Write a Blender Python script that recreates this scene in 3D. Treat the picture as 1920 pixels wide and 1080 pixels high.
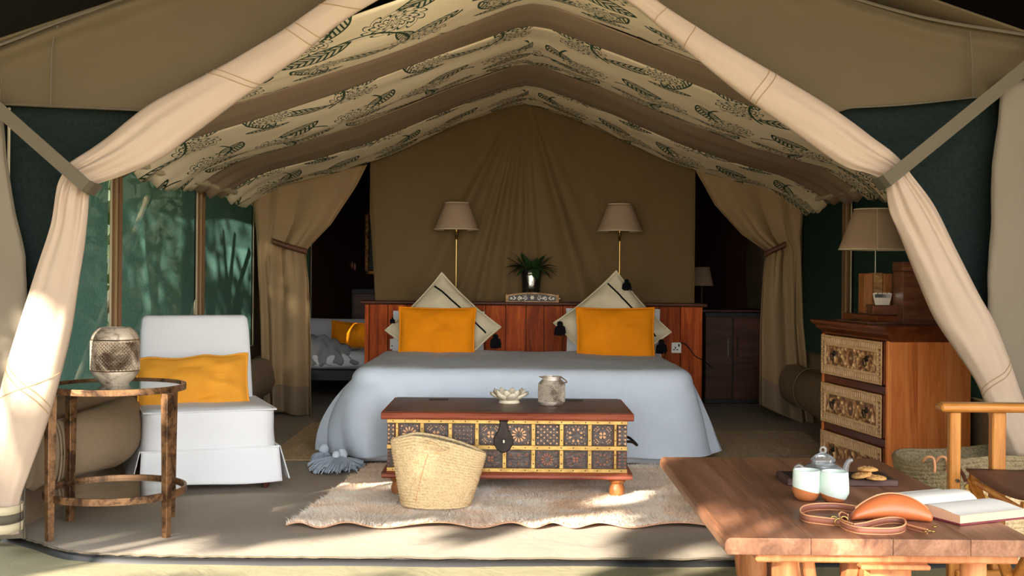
import bpy, math, random
import numpy as np
from math import pi, sin, cos, radians, sqrt
from mathutils import Vector, Matrix, noise

for o in list(bpy.data.objects):
    bpy.data.objects.remove(o)
SC = bpy.context.scene
C = SC.collection
RND = random.Random(7)
F, CX, HY, H, ROLL = 2200.0, 960.0, 512.0, 1.09, radians(.5)

# ------------------------------------------------------------------ camera, sky, sun, exposure
cam = bpy.data.cameras.new('camera')
cam.sensor_width = 36.0
cam.lens = 36.0 * F / 1920
cam.shift_y = -(540 - HY) / 1920
cam.clip_start = .05
cam_o = bpy.data.objects.new('camera', cam)
cam_o.location = (0, 0, H)
cam_o.rotation_euler = (pi / 2, -ROLL, 0)
C.objects.link(cam_o)
SC.camera = cam_o

SC.view_settings.view_transform = 'Standard'
SC.view_settings.look = 'None'
SC.view_settings.gamma = 1
SC.view_settings.use_curve_mapping = False
SC.view_settings.exposure = 0.0
SC.cycles.diffuse_bounces = 6

world = bpy.data.worlds.new('open_sky')
SC.world = world
world.use_nodes = True
wn = world.node_tree
wbg = wn.nodes['Background']
wtc = wn.nodes.new('ShaderNodeTexCoord')
wsep = wn.nodes.new('ShaderNodeSeparateXYZ')
wramp = wn.nodes.new('ShaderNodeValToRGB')
wn.links.new(wtc.outputs['Generated'], wsep.inputs[0])
wn.links.new(wsep.outputs['Z'], wramp.inputs[0])
wramp.color_ramp.elements[0].position = 0.0
wramp.color_ramp.elements[0].color = (1.0, .97, .92, 1)
wramp.color_ramp.elements[1].position = .6
wramp.color_ramp.elements[1].color = (.74, .80, .90, 1)
wn.links.new(wramp.outputs[0], wbg.inputs[0])
wbg.inputs[1].default_value = 8.6

SUN_AZ, SUN_EL = radians(35), radians(20)
SDIR = Vector((cos(SUN_EL) * sin(SUN_AZ), cos(SUN_EL) * cos(SUN_AZ), -sin(SUN_EL)))   # the way the light travels
sun = bpy.data.lights.new('sun', 'SUN')
sun.energy = 24.0
sun.color = (1.0, .91, .79)
sun.angle = radians(.5)
sun_o = bpy.data.objects.new('sun', sun)
sun_o.rotation_euler = SDIR.to_track_quat('-Z', 'Y').to_euler()
sun_o.location = (-6, -8, 6)
C.objects.link(sun_o)

# ------------------------------------------------------------------ helpers
def un(px, py):
    dx, dy = px - CX, py - HY
    return dx * cos(ROLL) + dy * sin(ROLL), -dx * sin(ROLL) + dy * cos(ROLL)

def P(px, py, Y):
    """the point at depth Y that the photograph shows at (px, py)"""
    a, b = un(px, py)
    return Vector((a * Y / F, Y, H - b * Y / F))

def PF(px, py, z=0.0):
    a, b = un(px, py)
    return P(px, py, (H - z) * F / b)

def srgb(r, g, b):
    f = lambda c: (c / 255 / 12.92) if c / 255 <= .04045 else ((c / 255 + .055) / 1.055) ** 2.4
    return (f(r), f(g), f(b), 1.0)

def thing(name, label, cat, loc=(0, 0, 0), rotz=0.0, group=None):
    o = bpy.data.objects.new(name, None)
    o.empty_display_size = .1
    C.objects.link(o)
    o.location = loc
    o.rotation_euler = (0, 0, rotz)
    o['label'] = label
    o['category'] = cat
    if group:
        o['group'] = group
    return o

def tag(o, label, cat, group=None):
    o['label'] = label
    o['category'] = cat
    if group:
        o['group'] = group
    return o

def struct(o):
    o['kind'] = 'structure'
    return o

def dup(root, loc=None, rotz=None, label=None):
    r = root.copy()
    C.objects.link(r)
    if loc is not None:
        r.location = loc
    if rotz is not None:
        r.rotation_euler = (0, 0, rotz)
    if label:
        r['label'] = label
    def kids(src, dst):
        for ch in list(src.children):
            c = ch.copy()
            C.objects.link(c)
            c.parent = dst
            kids(ch, c)
    kids(root, r)
    return r

class MB:
    """collects shapes and links them as ONE mesh object"""
    def __init__(s):
        s.v, s.f, s.uv = [], [], {}
    def add(s, vs, fs):
        b = len(s.v)
        s.v += [tuple(v) for v in vs]
        s.f += [tuple(i + b for i in f) for f in fs]
        return s
    def box(s, c, d, bev=.004, R=None):
        hx, hy, hz = d[0] / 2, d[1] / 2, d[2] / 2
        b = min(bev, hx * .9, hy * .9, hz * .9)
        vs, idx = [], {}
        for sx in (-1, 1):
            for sy in (-1, 1):
                for sz in (-1, 1):
                    for k, p in enumerate(((sx * hx, sy * (hy - b), sz * (hz - b)), (sx * (hx - b), sy * hy, sz * (hz - b)), (sx * (hx - b), sy * (hy - b), sz * hz))):
                        idx[(sx, sy, sz, k)] = len(vs)
                        q = Vector(p)
                        if R is not None:
                            q = R @ q
                        vs.append((q.x + c[0], q.y + c[1], q.z + c[2]))
        I = lambda x, y, z, k: idx[(x, y, z, k)]
        fs = []
        for t in (-1, 1):
            fs.append((I(t, -1, -1, 0), I(t, 1, -1, 0), I(t, 1, 1, 0), I(t, -1, 1, 0))[::t])
            fs.append((I(-1, t, -1, 1), I(-1, t, 1, 1), I(1, t, 1, 1), I(1, t, -1, 1))[::t])
            fs.append((I(-1, -1, t, 2), I(1, -1, t, 2), I(1, 1, t, 2), I(-1, 1, t, 2))[::t])
        for a in (-1, 1):
            for e in (-1, 1):
                w = a * e
                fs.append((I(a, e, -1, 0), I(a, e, -1, 1), I(a, e, 1, 1), I(a, e, 1, 0))[::w])
                fs.append((I(-1, a, e, 1), I(-1, a, e, 2), I(1, a, e, 2), I(1, a, e, 1))[::w])
                fs.append((I(a, -1, e, 0), I(a, 1, e, 0), I(a, 1, e, 2), I(a, -1, e, 2))[::w])
        for x in (-1, 1):
            for y in (-1, 1):
                for z in (-1, 1):
                    fs.append((I(x, y, z, 0), I(x, y, z, 1), I(x, y, z, 2))[::x * y * z])
        return s.add(vs, fs)
    def tube(s, pts, r, n=10, cap=True):
        pts = [Vector(p) for p in pts]
        m = len(pts)
        rr = r if isinstance(r, (list, tuple)) else [r] * m
        vs, fs = [], []
        t0 = (pts[1] - pts[0]).normalized()
        a = t0.cross(Vector((0, 0, 1)))
        if a.length < 1e-3:
            a = t0.cross(Vector((0, 1, 0)))
        a.normalize()
        for i in range(m):
            t = (pts[min(i + 1, m - 1)] - pts[max(i - 1, 0)]).normalized()
            a = (a - t * a.dot(t))
            if a.length < 1e-6:
                a = t.orthogonal()
            a.normalize()
            b = t.cross(a)
            for k in range(n):
                an = 2 * pi * k / n
                vs.append(pts[i] + (a * cos(an) + b * sin(an)) * rr[i])
        for i in range(m - 1):
            for k in range(n):
                k2 = (k + 1) % n
                fs.append((i * n + k, i * n + k2, (i + 1) * n + k2, (i + 1) * n + k))
        if cap:
            fs.append(tuple(range(n))[::-1])
            fs.append(tuple((m - 1) * n + k for k in range(n)))
        return s.add(vs, fs)
    def lathe(s, prof, n=32, c=(0, 0, 0), sx=1, sy=1):
        vs, fs = [], []
        m = len(prof)
        for r, z in prof:
            for k in range(n):
                an = 2 * pi * k / n
                vs.append((c[0] + r * cos(an) * sx, c[1] + r * sin(an) * sy, c[2] + z))
        for i in range(m - 1):
            for k in range(n):
                k2 = (k + 1) % n
                fs.append((i * n + k, i * n + k2, (i + 1) * n + k2, (i + 1) * n + k))
        if prof[0][0] > 1e-5:
            fs.append(tuple(range(n))[::-1])
        if prof[-1][0] > 1e-5:
            fs.append(tuple((m - 1) * n + k for k in range(n)))
        return s.add(vs, fs)
    def prism(s, outline, axis, a, b):
        """outline (list of 2-D points) pushed along the axis from a to b; axis 'x','y','z'"""
        def q(u, v, w):
            return {'x': (w, u, v), 'y': (u, w, v), 'z': (u, v, w)}[axis]
        n = len(outline)
        vs = [q(u, v, a) for u, v in outline] + [q(u, v, b) for u, v in outline]
        fs = [tuple(range(n))[::-1], tuple(range(n, 2 * n))]
        for i in range(n):
            j = (i + 1) % n
            fs.append((i, j, n + j, n + i))
        return s.add(vs, fs)
    def grid(s, rows, close_u=False, uv=None):
        b = len(s.v)
        nu, nv = len(rows), len(rows[0])
        for r in rows:
            s.v += [tuple(p) for p in r]
        for i in range(nu - 1):
            for j in range(nv if close_u else nv - 1):
                j2 = (j + 1) % nv
                s.f.append((b + i * nv + j, b + i * nv + j2, b + (i + 1) * nv + j2, b + (i + 1) * nv + j))
        if uv is not None:
            for i in range(nu):
                for j in range(nv):
                    s.uv[b + i * nv + j] = uv(i, j)
        return s
    def build(s, name, mat, parent=None, smooth=35, bevel=0, solid=0, fix=True, sub=0, loc=None):
        me = bpy.data.meshes.new(name)
        me.from_pydata(s.v, [], s.f)
        if fix:
            import bmesh
            bm = bmesh.new()
            bm.from_mesh(me)
            bmesh.ops.recalc_face_normals(bm, faces=bm.faces)
            bm.to_mesh(me)
            bm.free()
        if s.uv:
            l = me.uv_layers.new(name='cloth')
            li = np.zeros(len(me.loops), dtype=np.int32)
            me.loops.foreach_get('vertex_index', li)
            arr = np.zeros((len(s.v), 2))
            for k, q in s.uv.items():
                arr[k] = q
            l.data.foreach_set('uv', arr[li].ravel())
        o = bpy.data.objects.new(name, me)
        me.materials.append(mat)
        if smooth:
            me.polygons.foreach_set('use_smooth', [True] * len(me.polygons))
            if smooth < 180:
                me.set_sharp_from_angle(angle=radians(smooth))
        C.objects.link(o)
        if parent is not None:
            o.parent = parent
        if loc is not None:
            o.location = loc
        if bevel:
            md = o.modifiers.new('bevel', 'BEVEL')
            md.width = bevel
            md.segments = 3
            md.limit_method = 'ANGLE'
            md.angle_limit = radians(40)
        if sub:
            md = o.modifiers.new('sub', 'SUBSURF')
            md.levels = md.render_levels = sub
        if solid:
            md = o.modifiers.new('solid', 'SOLIDIFY')
            md.thickness = solid
            md.offset = 0
        return o

def lerp(a, b, t):
    return a + (b - a) * t

def curve_at(pts, t):
    """Catmull-Rom through pts (Vectors or tuples as Vectors), t in 0..1"""
    n = len(pts) - 1
    x = min(max(t, 0), 1) * n
    i = min(int(x), n - 1)
    f = x - i
    p0, p1, p2, p3 = pts[max(i - 1, 0)], pts[i], pts[i + 1], pts[min(i + 2, n)]
    return .5 * ((2 * p1) + (p2 - p0) * f + (2 * p0 - 5 * p1 + 4 * p2 - p3) * f * f + (3 * p1 - p0 - 3 * p2 + p3) * f ** 3)

def nz(x, y, z=0.0, s=1.0):
    return noise.noise(Vector((x * s, y * s, z * s)))

# ------------------------------------------------------------------ materials
class E:
    """a socket that can be calculated with: every operator adds a Math node"""
    nt = None
    def __init__(s, sock):
        s.s = sock
    @staticmethod
    def op(kind, *a, clamp=False):
        n = E.nt.nodes.new('ShaderNodeMath')
        n.operation = kind
        n.use_clamp = clamp
        for i, x in enumerate(a):
            if isinstance(x, E):
                E.nt.links.new(x.s, n.inputs[i])
            else:
                n.inputs[i].default_value = float(x)
        return E(n.outputs[0])
    def __add__(s, o): return E.op('ADD', s, o)
    __radd__ = __add__
    def __sub__(s, o): return E.op('SUBTRACT', s, o)
    def __rsub__(s, o): return E.op('SUBTRACT', o, s)
    def __mul__(s, o): return E.op('MULTIPLY', s, o)
    __rmul__ = __mul__
    def __truediv__(s, o): return E.op('DIVIDE', s, o)
    def __lt__(s, o): return E.op('LESS_THAN', s, o)
    def __gt__(s, o): return E.op('GREATER_THAN', s, o)
    def f(s, kind, *a): return E.op(kind, s, *a)

def new_mat(name):
    m = bpy.data.materials.new(name)
    m.use_nodes = True
    nt = m.node_tree
    b = nt.nodes['Principled BSDF']
    return m, nt, b

def obj_coords(nt, scale=(1, 1, 1), rand=True, gen='Object'):
    tc = nt.nodes.new('ShaderNodeTexCoord')
    mp = nt.nodes.new('ShaderNodeMapping')
    mp.inputs['Scale'].default_value = scale
    nt.links.new(tc.outputs[gen], mp.inputs['Vector'])
    if rand:
        oi = nt.nodes.new('ShaderNodeObjectInfo')
        mu = nt.nodes.new('ShaderNodeVectorMath')
        mu.operation = 'SCALE'
        mu.inputs[0].default_value = (17.3, 9.1, 23.7)
        nt.links.new(oi.outputs['Random'], mu.inputs['Scale'])
        nt.links.new(mu.outputs[0], mp.inputs['Location'])
    return mp.outputs[0]

def tex_noise(nt, vec, scale, detail=3, rough=.55, dist=0.0):
    n = nt.nodes.new('ShaderNodeTexNoise')
    n.inputs['Scale'].default_value = scale
    n.inputs['Detail'].default_value = detail
    n.inputs['Roughness'].default_value = rough
    n.inputs['Distortion'].default_value = dist
    nt.links.new(vec, n.inputs['Vector'])
    return n.outputs['Fac']

def ramp(nt, fac, stops):
    r = nt.nodes.new('ShaderNodeValToRGB')
    el = r.color_ramp.elements
    while len(el) < len(stops):
        el.new(.5)
    for e, (p, c) in zip(el, stops):
        e.position = p
        e.color = c
    nt.links.new(fac, r.inputs[0])
    return r.outputs[0]

def bump(nt, b, h, strength=.3, dist=.01, prev=None):
    n = nt.nodes.new('ShaderNodeBump')
    n.inputs['Strength'].default_value = strength
    n.inputs['Distance'].default_value = dist
    nt.links.new(h, n.inputs['Height'])
    if prev is not None:
        nt.links.new(prev, n.inputs['Normal'])
    nt.links.new(n.outputs[0], b.inputs['Normal'])
    return n.outputs[0]

def shade(c, k):
    return (c[0] * k, c[1] * k, c[2] * k, 1)

def mat_plain(name, col, rough=.5, metal=0.0, var=.15, scale=12, bmp=0.0):
    m, nt, b = new_mat(name)
    v = obj_coords(nt)
    f = tex_noise(nt, v, scale, 4)
    nt.links.new(ramp(nt, f, [(.3, shade(col, 1 - var)), (.7, shade(col, 1 + var))]), b.inputs['Base Color'])
    b.inputs['Roughness'].default_value = rough
    b.inputs['Metallic'].default_value = metal
    if bmp:
        bump(nt, b, f, bmp, .01)
    return m

def mat_cloth(name, col, var=.10, weave=350, wb=.25, rough=.95, big=3.0, trans=0.0, sheen=0.0, crease=0.0):
    m, nt, b = new_mat(name)
    v = obj_coords(nt)
    f = tex_noise(nt, v, big, 5, .6)
    w = tex_noise(nt, v, weave, 2, .6)
    mx = E.nt = nt
    mixed = E(f) * .7 + E(w) * .3
    nt.links.new(ramp(nt, mixed.s, [(.3, shade(col, 1 - var)), (.7, shade(col, 1 + var))]), b.inputs['Base Color'])
    b.inputs['Roughness'].default_value = rough
    b.inputs['Specular IOR Level'].default_value = .15
    if sheen:
        b.inputs['Sheen Weight'].default_value = sheen
        b.inputs['Sheen Roughness'].default_value = .4
        b.inputs['Sheen Tint'].default_value = (min(1, col[0] * 1.6), min(1, col[1] * 1.6), min(1, col[2] * 1.6), 1)
    p = bump(nt, b, w, wb, .002)
    if crease:
        c = tex_noise(nt, v, 7, 3, .5, 1.2)
        bump(nt, b, c, crease, .03, p)
    if trans:
        out = nt.nodes['Material Output']
        t = nt.nodes.new('ShaderNodeBsdfTranslucent')
        t.inputs[0].default_value = col
        x = nt.nodes.new('ShaderNodeMixShader')
        x.inputs[0].default_value = trans
        nt.links.new(b.outputs[0], x.inputs[1])
        nt.links.new(t.outputs[0], x.inputs[2])
        nt.links.new(x.outputs[0], out.inputs[0])
    return m

def mat_wood(name, dark, mid, light, scale=6.0, axis='x', rough=.45, stretch=9.0, bmp=.12, knots=0.0, vary=.0, spec=.35):
    m, nt, b = new_mat(name)
    sc = {'x': (1 / stretch * 3, 3, 3), 'y': (3, 1 / stretch * 3, 3), 'z': (3, 3, 1 / stretch * 3)}[axis]
    v = obj_coords(nt, sc)
    f = tex_noise(nt, v, scale, 5, .6, 1.1)
    g = tex_noise(nt, v, scale * 9, 2, .6)
    E.nt = nt
    h = E(f) * .78 + E(g) * .22
    col = ramp(nt, h.s, [(.28, dark), (.5, mid), (.72, light)])
    if knots:
        v2 = obj_coords(nt, {'x': (.6, 1, 1), 'y': (1, .6, 1), 'z': (1, 1, .6)}[axis])
        vo = nt.nodes.new('ShaderNodeTexVoronoi')
        vo.inputs['Scale'].default_value = 3.5
        nt.links.new(v2, vo.inputs['Vector'])
        k = ramp(nt, vo.outputs['Distance'], [(.03, (0, 0, 0, 1)), (.16, (1, 1, 1, 1))])
        mx = nt.nodes.new('ShaderNodeMix')
        mx.data_type = 'RGBA'
        nt.links.new(k, mx.inputs[0])
        mx.inputs[6].default_value = shade(dark, .5)
        nt.links.new(col, mx.inputs[7])
        col = mx.outputs[2]
    if vary:
        oi = nt.nodes.new('ShaderNodeObjectInfo')
        hs = nt.nodes.new('ShaderNodeHueSaturation')
        val = E(oi.outputs['Random']) * (2 * vary) + (1 - vary)
        nt.links.new(val.s, hs.inputs['Value'])
        nt.links.new(col, hs.inputs['Color'])
        col = hs.outputs[0]
    nt.links.new(col, b.inputs['Base Color'])
    b.inputs['Roughness'].default_value = rough
    b.inputs['Specular IOR Level'].default_value = spec
    bump(nt, b, h.s, bmp, .004)
    return m

def mat_patina(name, a, bcol, scale=18, rough=.45, metal=.8):
    m, nt, b = new_mat(name)
    v = obj_coords(nt)
    f = tex_noise(nt, v, scale, 6, .7, .6)
    nt.links.new(ramp(nt, f, [(.40, a), (.56, bcol)]), b.inputs['Base Color'])
    b.inputs['Roughness'].default_value = rough
    b.inputs['Metallic'].default_value = metal
    bump(nt, b, f, .2, .004)
    return m

def mat_mesh_net(name, col, open_=.2, trans=.5):
    """woven insect netting: part open, part thread"""
    m, nt, b = new_mat(name)
    out = nt.nodes['Material Output']
    v = obj_coords(nt)
    f = tex_noise(nt, v, 60, 3, .6)
    cl = ramp(nt, f, [(.3, shade(col, .8)), (.7, shade(col, 1.2))])
    d = nt.nodes.new('ShaderNodeBsdfDiffuse')
    t = nt.nodes.new('ShaderNodeBsdfTranslucent')
    nt.links.new(cl, d.inputs[0])
    nt.links.new(cl, t.inputs[0])
    x = nt.nodes.new('ShaderNodeMixShader')
    x.inputs[0].default_value = trans
    nt.links.new(d.outputs[0], x.inputs[1])
    nt.links.new(t.outputs[0], x.inputs[2])
    tr = nt.nodes.new('ShaderNodeBsdfTransparent')
    y = nt.nodes.new('ShaderNodeMixShader')
    y.inputs[0].default_value = open_
    nt.links.new(x.outputs[0], y.inputs[1])
    nt.links.new(tr.outputs[0], y.inputs[2])
    nt.links.new(y.outputs[0], out.inputs[0])
    return m

def mat_print(name):
    """cream liner cloth printed with line-drawn leaves and flowers (UV in metres)"""
    m, nt, b = new_mat(name)
    E.nt = nt
    uvn = nt.nodes.new('ShaderNodeUVMap')
    uvn.uv_map = 'cloth'
    sp = nt.nodes.new('ShaderNodeSeparateXYZ')
    nt.links.new(uvn.outputs[0], sp.inputs[0])
    TU, TV = .88, .88
    u0, v0 = E(sp.outputs[0]) + 20.0, E(sp.outputs[1]) + 20.0
    row = (v0 / TV).f('FLOOR')
    u1 = u0 + row.f('MODULO', 2.0) * (TU / 2)
    u = u1.f('MODULO', TU)
    v = v0.f('MODULO', TV)
    dark = None
    fill = None
    def leaf(cx, cy, ang, L, W):
        a = radians(ang)
        du, dv = u - cx, v - cy
        x = (du * cos(a) + dv * sin(a)) / L
        y = (dv * cos(a) - du * sin(a)) / L - (x * (1.0 - x)) * .22
        xc = x.f('MAXIMUM', 0.0).f('MINIMUM', 1.0)
        w = (xc * pi).f('SINE').f('POWER', .75) * W
        ay = y.f('ABSOLUTE')
        ins = (ay < w) * (x > 0.0) * (x < 1.0)
        st = ((x - ay * .9) * 62.0).f('SINE') > .25
        mid = ay < .012
        line = ((ay - w).f('ABSOLUTE') < .018) * (x > -.01) * (x < 1.01)
        d = (ins * st.f('MAXIMUM', mid)).f('MAXIMUM', line)
        return d, ins
    def flower(cx, cy, Rr, ph):
        du, dv = u - cx, (v - cy) * 1.15
        r = (du * du + dv * dv).f('SQRT') / Rr
        th = dv.f('ARCTAN2', du)
        pet = (th * 5.0 + r * 7.0 + ph).f('SINE').f('ABSOLUTE')
        q = r * 4.0 - pet * .85
        fr = q.f('FRACT')
        edge = r < (pet * .22 + .80)
        d = ((fr < .30) + ((pet < .20) * (fr < .75))).f('MINIMUM', 1.0) * edge
        return d, edge
    shapes = [leaf(.03, .10, 30, .33, .21), leaf(.46, .03, 50, .30, .19), leaf(.80, .52, 112, .30, .22),
              leaf(.02, .50, 24, .28, .15), leaf(.34, .76, -24, .32, .14), leaf(.50, .38, 12, .34, .18), leaf(.30, .46, 98, .26, .15), leaf(.60, .80, -8, .24, .12)]
    flows = [flower(.30, .33, .150, .4), flower(.70, .26, .135, 1.7), flower(.22, .70, .135, 2.6), flower(.66, .64, .115, .9)]
    fill = None
    for d, i in shapes:
        dark = d if dark is None else dark.f('MAXIMUM', d)
        fill = i if fill is None else fill.f('MAXIMUM', i)
    for d, i in flows:
        dark = dark * (1.0 - i) + d
        fill = fill * (1.0 - i) + i * .25
    # the stems: a few thin arcs
    for cx, cy, rr in ((.50, .60, .24), (.16, .40, .20), (.70, .10, .16)):
        du, dv = u - cx, v - cy
        r = (du * du + dv * dv).f('SQRT')
        arc = ((r - rr).f('ABSOLUTE') < .007) * ((du + dv * .6) < .0)
        dark = dark.f('MAXIMUM', arc)
    mx = nt.nodes.new('ShaderNodeMix')
    mx.data_type = 'RGBA'
    dark = dark.f('MAXIMUM', fill * .22)
    nt.links.new(dark.s, mx.inputs[0])
    mx.inputs[6].default_value = srgb(244, 228, 196)
    mx.inputs[7].default_value = srgb(58, 76, 56)
    nt.links.new(mx.outputs[2], b.inputs['Base Color'])
    b.inputs['Roughness'].default_value = .95
    b.inputs['Specular IOR Level'].default_value = .1
    return m

M = {}
M['flap'] = mat_cloth('peach_canvas', srgb(178, 157, 138), .05, 500, .2, crease=.12)
M['olive'] = mat_cloth('olive_canvas', srgb(90, 78, 58), .06, 500, .2, crease=.10)
M['grey_canvas'] = mat_cloth('grey_canvas', srgb(120, 110, 95), .06, 500, .2, crease=.1)
M['inner'] = mat_cloth('inner_canvas', srgb(158, 132, 98), .07, 400, .25, crease=.12)
M['panel'] = mat_cloth('panel_canvas', srgb(112, 92, 62), .07, 400, .25, crease=.12)
M['wallc'] = mat_cloth('wall_canvas', srgb(140, 120, 96), .08, 400, .25, crease=.3)
M['strap'] = mat_cloth('webbing', srgb(96, 88, 74), .06, 900, .4)
M['net'] = mat_mesh_net('green_netting', srgb(66, 94, 85), .08, .85)
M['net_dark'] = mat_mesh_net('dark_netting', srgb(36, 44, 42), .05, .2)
M['print'] = mat_print('botanical_print')
M['band'] = mat_cloth('brown_liner_band', srgb(160, 138, 114), .06, 300, .3)
M['floor'] = mat_cloth('groundsheet', srgb(174, 162, 146), .12, 60, .1, .85, 1.6, crease=.12)
M['veranda'] = mat_cloth('veranda_canvas', srgb(150, 143, 114), .12, 90, .1, .9, 1.2, crease=.15)
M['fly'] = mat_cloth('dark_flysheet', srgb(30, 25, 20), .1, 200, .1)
M['ground'] = mat_cloth('dry_earth', srgb(196, 174, 134), .2, 30, .3, .95, .5)
M['trim_wood'] = mat_cloth('mullion_webbing', srgb(122, 92, 66), .12, 300, .2)
M['piping'] = mat_cloth('cream_piping', srgb(196, 182, 150), .05, 300, .2)
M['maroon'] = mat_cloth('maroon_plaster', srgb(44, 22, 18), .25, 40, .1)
M['white'] = mat_cloth('white_slipcover', srgb(224, 226, 229), .015, 700, .15, crease=.06)
M['linen'] = mat_cloth('white_linen', srgb(226, 226, 230), .02, 700, .1, crease=.1)
M['grey_sheet'] = mat_cloth('grey_bedding', srgb(150, 148, 150), .05, 400, .1)
M['mustard'] = mat_cloth('mustard_velvet', srgb(236, 142, 14), .10, 300, .15, .8, 6, sheen=.5, crease=.05)
M['ochre'] = mat_cloth('ochre_velvet', srgb(226, 156, 52), .10, 300, .15, .8, 6, sheen=.5, crease=.07)
M['cream'] = mat_cloth('cream_wool', srgb(214, 202, 172), .06, 220, .5)
M['black_wool'] = mat_cloth('black_wool', srgb(16, 16, 18), .2, 200, .5)
M['throw'] = mat_cloth('blue_grey_throw', srgb(208, 220, 234), .05, 420, .5, big=5)
M['throw_tassel'] = mat_cloth('throw_tassel', srgb(160, 172, 186), .15, 200, .4)
M['shade'] = mat_cloth('linen_shade', srgb(176, 150, 124), .06, 500, .3, trans=.15)
M['shade_trim'] = mat_cloth('shade_trim', srgb(214, 196, 166), .04, 500, .2)
M['brass'] = mat_plain('brass', srgb(178, 146, 82), .3, 1.0, .15)
M['dark_iron'] = mat_plain('dark_iron', srgb(52, 44, 40), .5, .7, .3, 30, .2)
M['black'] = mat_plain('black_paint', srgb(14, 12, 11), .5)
M['head_wood'] = mat_wood('headboard_wood', srgb(88, 32, 10), srgb(156, 66, 20), srgb(200, 100, 38), 5, 'z', .55, knots=1, vary=.25, spec=.12)
M['cap_wood'] = mat_wood('cap_wood', srgb(58, 30, 20), srgb(84, 46, 32), srgb(104, 60, 42), 5, 'x', .4)
M['table_wood'] = mat_wood('table_wood', srgb(84, 52, 38), srgb(128, 86, 62), srgb(162, 116, 90), 5, 'y', .42, 12)
M['table_leg_wood'] = mat_wood('table_leg_wood', srgb(150, 86, 52), srgb(190, 120, 74), srgb(216, 152, 98), 5, 'z', .5)
M['teak'] = mat_wood('teak', srgb(140, 82, 30), srgb(184, 120, 52), srgb(214, 152, 80), 6, 'z', .38, 12)
M['teak_x'] = mat_wood('teak_arm', srgb(140, 82, 30), srgb(184, 120, 52), srgb(206, 146, 76), 6, 'x', .32, 12)
M['dresser'] = mat_wood('dresser_wood', srgb(178, 82, 32), srgb(238, 138, 72), srgb(250, 168, 98), 3.2, 'z', .42, 10)
M['dresser_dark'] = mat_wood('dresser_rail_wood', srgb(70, 30, 14), srgb(108, 54, 28), srgb(140, 76, 42), 4, 'x', .35, 10)
M['carved'] = mat_wood('carved_wood', srgb(84, 54, 28), srgb(160, 118, 72), srgb(206, 168, 116), 14, 'x', .55, 3)
M['chest_lid'] = mat_wood('chest_lid_wood', srgb(52, 26, 14), srgb(88, 50, 32), srgb(122, 76, 54), 5, 'x', .35, 12)
M['chest_red'] = mat_wood('chest_edge_wood', srgb(96, 40, 24), srgb(150, 76, 52), srgb(178, 104, 78), 5, 'x', .45, 12)
M['chest_foot'] = mat_wood('chest_foot_wood', srgb(90, 48, 22), srgb(150, 92, 48), srgb(184, 124, 72), 5, 'z', .45)
M['chest_plate'] = mat_plain('dark_embossed_plate', srgb(84, 74, 70), .45, .4, .35, 60, .5)
M['copper'] = mat_plain('copper_inlay', srgb(214, 160, 112), .45, .2, .2, 40)
M['copper_dark'] = mat_plain('tarnished_inlay', srgb(150, 92, 68), .45, .35, .3, 40)
M['brass_strip'] = mat_plain('worn_brass_strip', srgb(196, 160, 92), .4, .6, .22, 25, .3)
M['bronze'] = mat_patina('bronze_leaf', srgb(70, 48, 32), srgb(146, 108, 74), 12, .42, .6)
M['lantern'] = mat_patina('aged_silver_leaf', srgb(120, 98, 78), srgb(214, 198, 176), 9, .45, .35)
M['jar_metal'] = mat_patina('pale_metal', srgb(140, 124, 108), srgb(216, 206, 192), 14, .4, .4)
M['book_page'] = mat_plain('book_paper', srgb(236, 228, 214), .8, 0, .02)
M['book_edge'] = mat_plain('book_edge', srgb(226, 176, 142), .8, 0, .1, 300)
M['book_cover'] = mat_plain('book_cover', srgb(120, 44, 58), .5)
M['leather_tan'] = mat_plain('tan_leather', srgb(196, 104, 58), .38, 0, .08, 20, .03)
M['leather_brown'] = mat_plain('brown_leather', srgb(104, 66, 48), .5, 0, .15, 14, .1)
M['leather_edge'] = mat_plain('strap_edge', srgb(214, 150, 104), .5, 0, .05)
M['strap_face'] = mat_plain('strap_face', srgb(138, 82, 62), .5, 0, .08)
M['cookie'] = mat_plain('oat_biscuit', srgb(200, 148, 84), .8, 0, .18, 90, .9)
M['board'] = mat_wood('dark_board', srgb(52, 34, 30), srgb(78, 54, 48), srgb(108, 80, 72), 5, 'x', .5)
M['switch'] = mat_plain('white_plastic', srgb(226, 222, 210), .35, 0, .02)
M['lotus'] = mat_plain('cream_stone', srgb(224, 214, 190), .5, 0, .06, 30)
M['leaf'] = mat_plain('glossy_leaf', srgb(38, 62, 30), .3, 0, .3, 30)
M['treeleaf'] = mat_plain('tree_leaf', srgb(86, 104, 52), .6, 0, .3, 4)
M['bark'] = mat_plain('bark', srgb(120, 100, 78), .9, 0, .25, 20, .5)
M['pole'] = mat_plain('pale_pole', srgb(206, 190, 152), .7, 0, .1, 8)
M['bone'] = mat_plain('bone_inlay', srgb(226, 216, 198), .5, 0, .05)
M['gold'] = mat_patina('old_gilt', srgb(72, 48, 20), srgb(150, 104, 46), 24, .45, .6)
M['silver'] = mat_plain('silver', srgb(200, 198, 192), .25, 1.0, .1)
M['steel'] = mat_plain('steel', srgb(190, 190, 190), .3, 1.0, .05)

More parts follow.
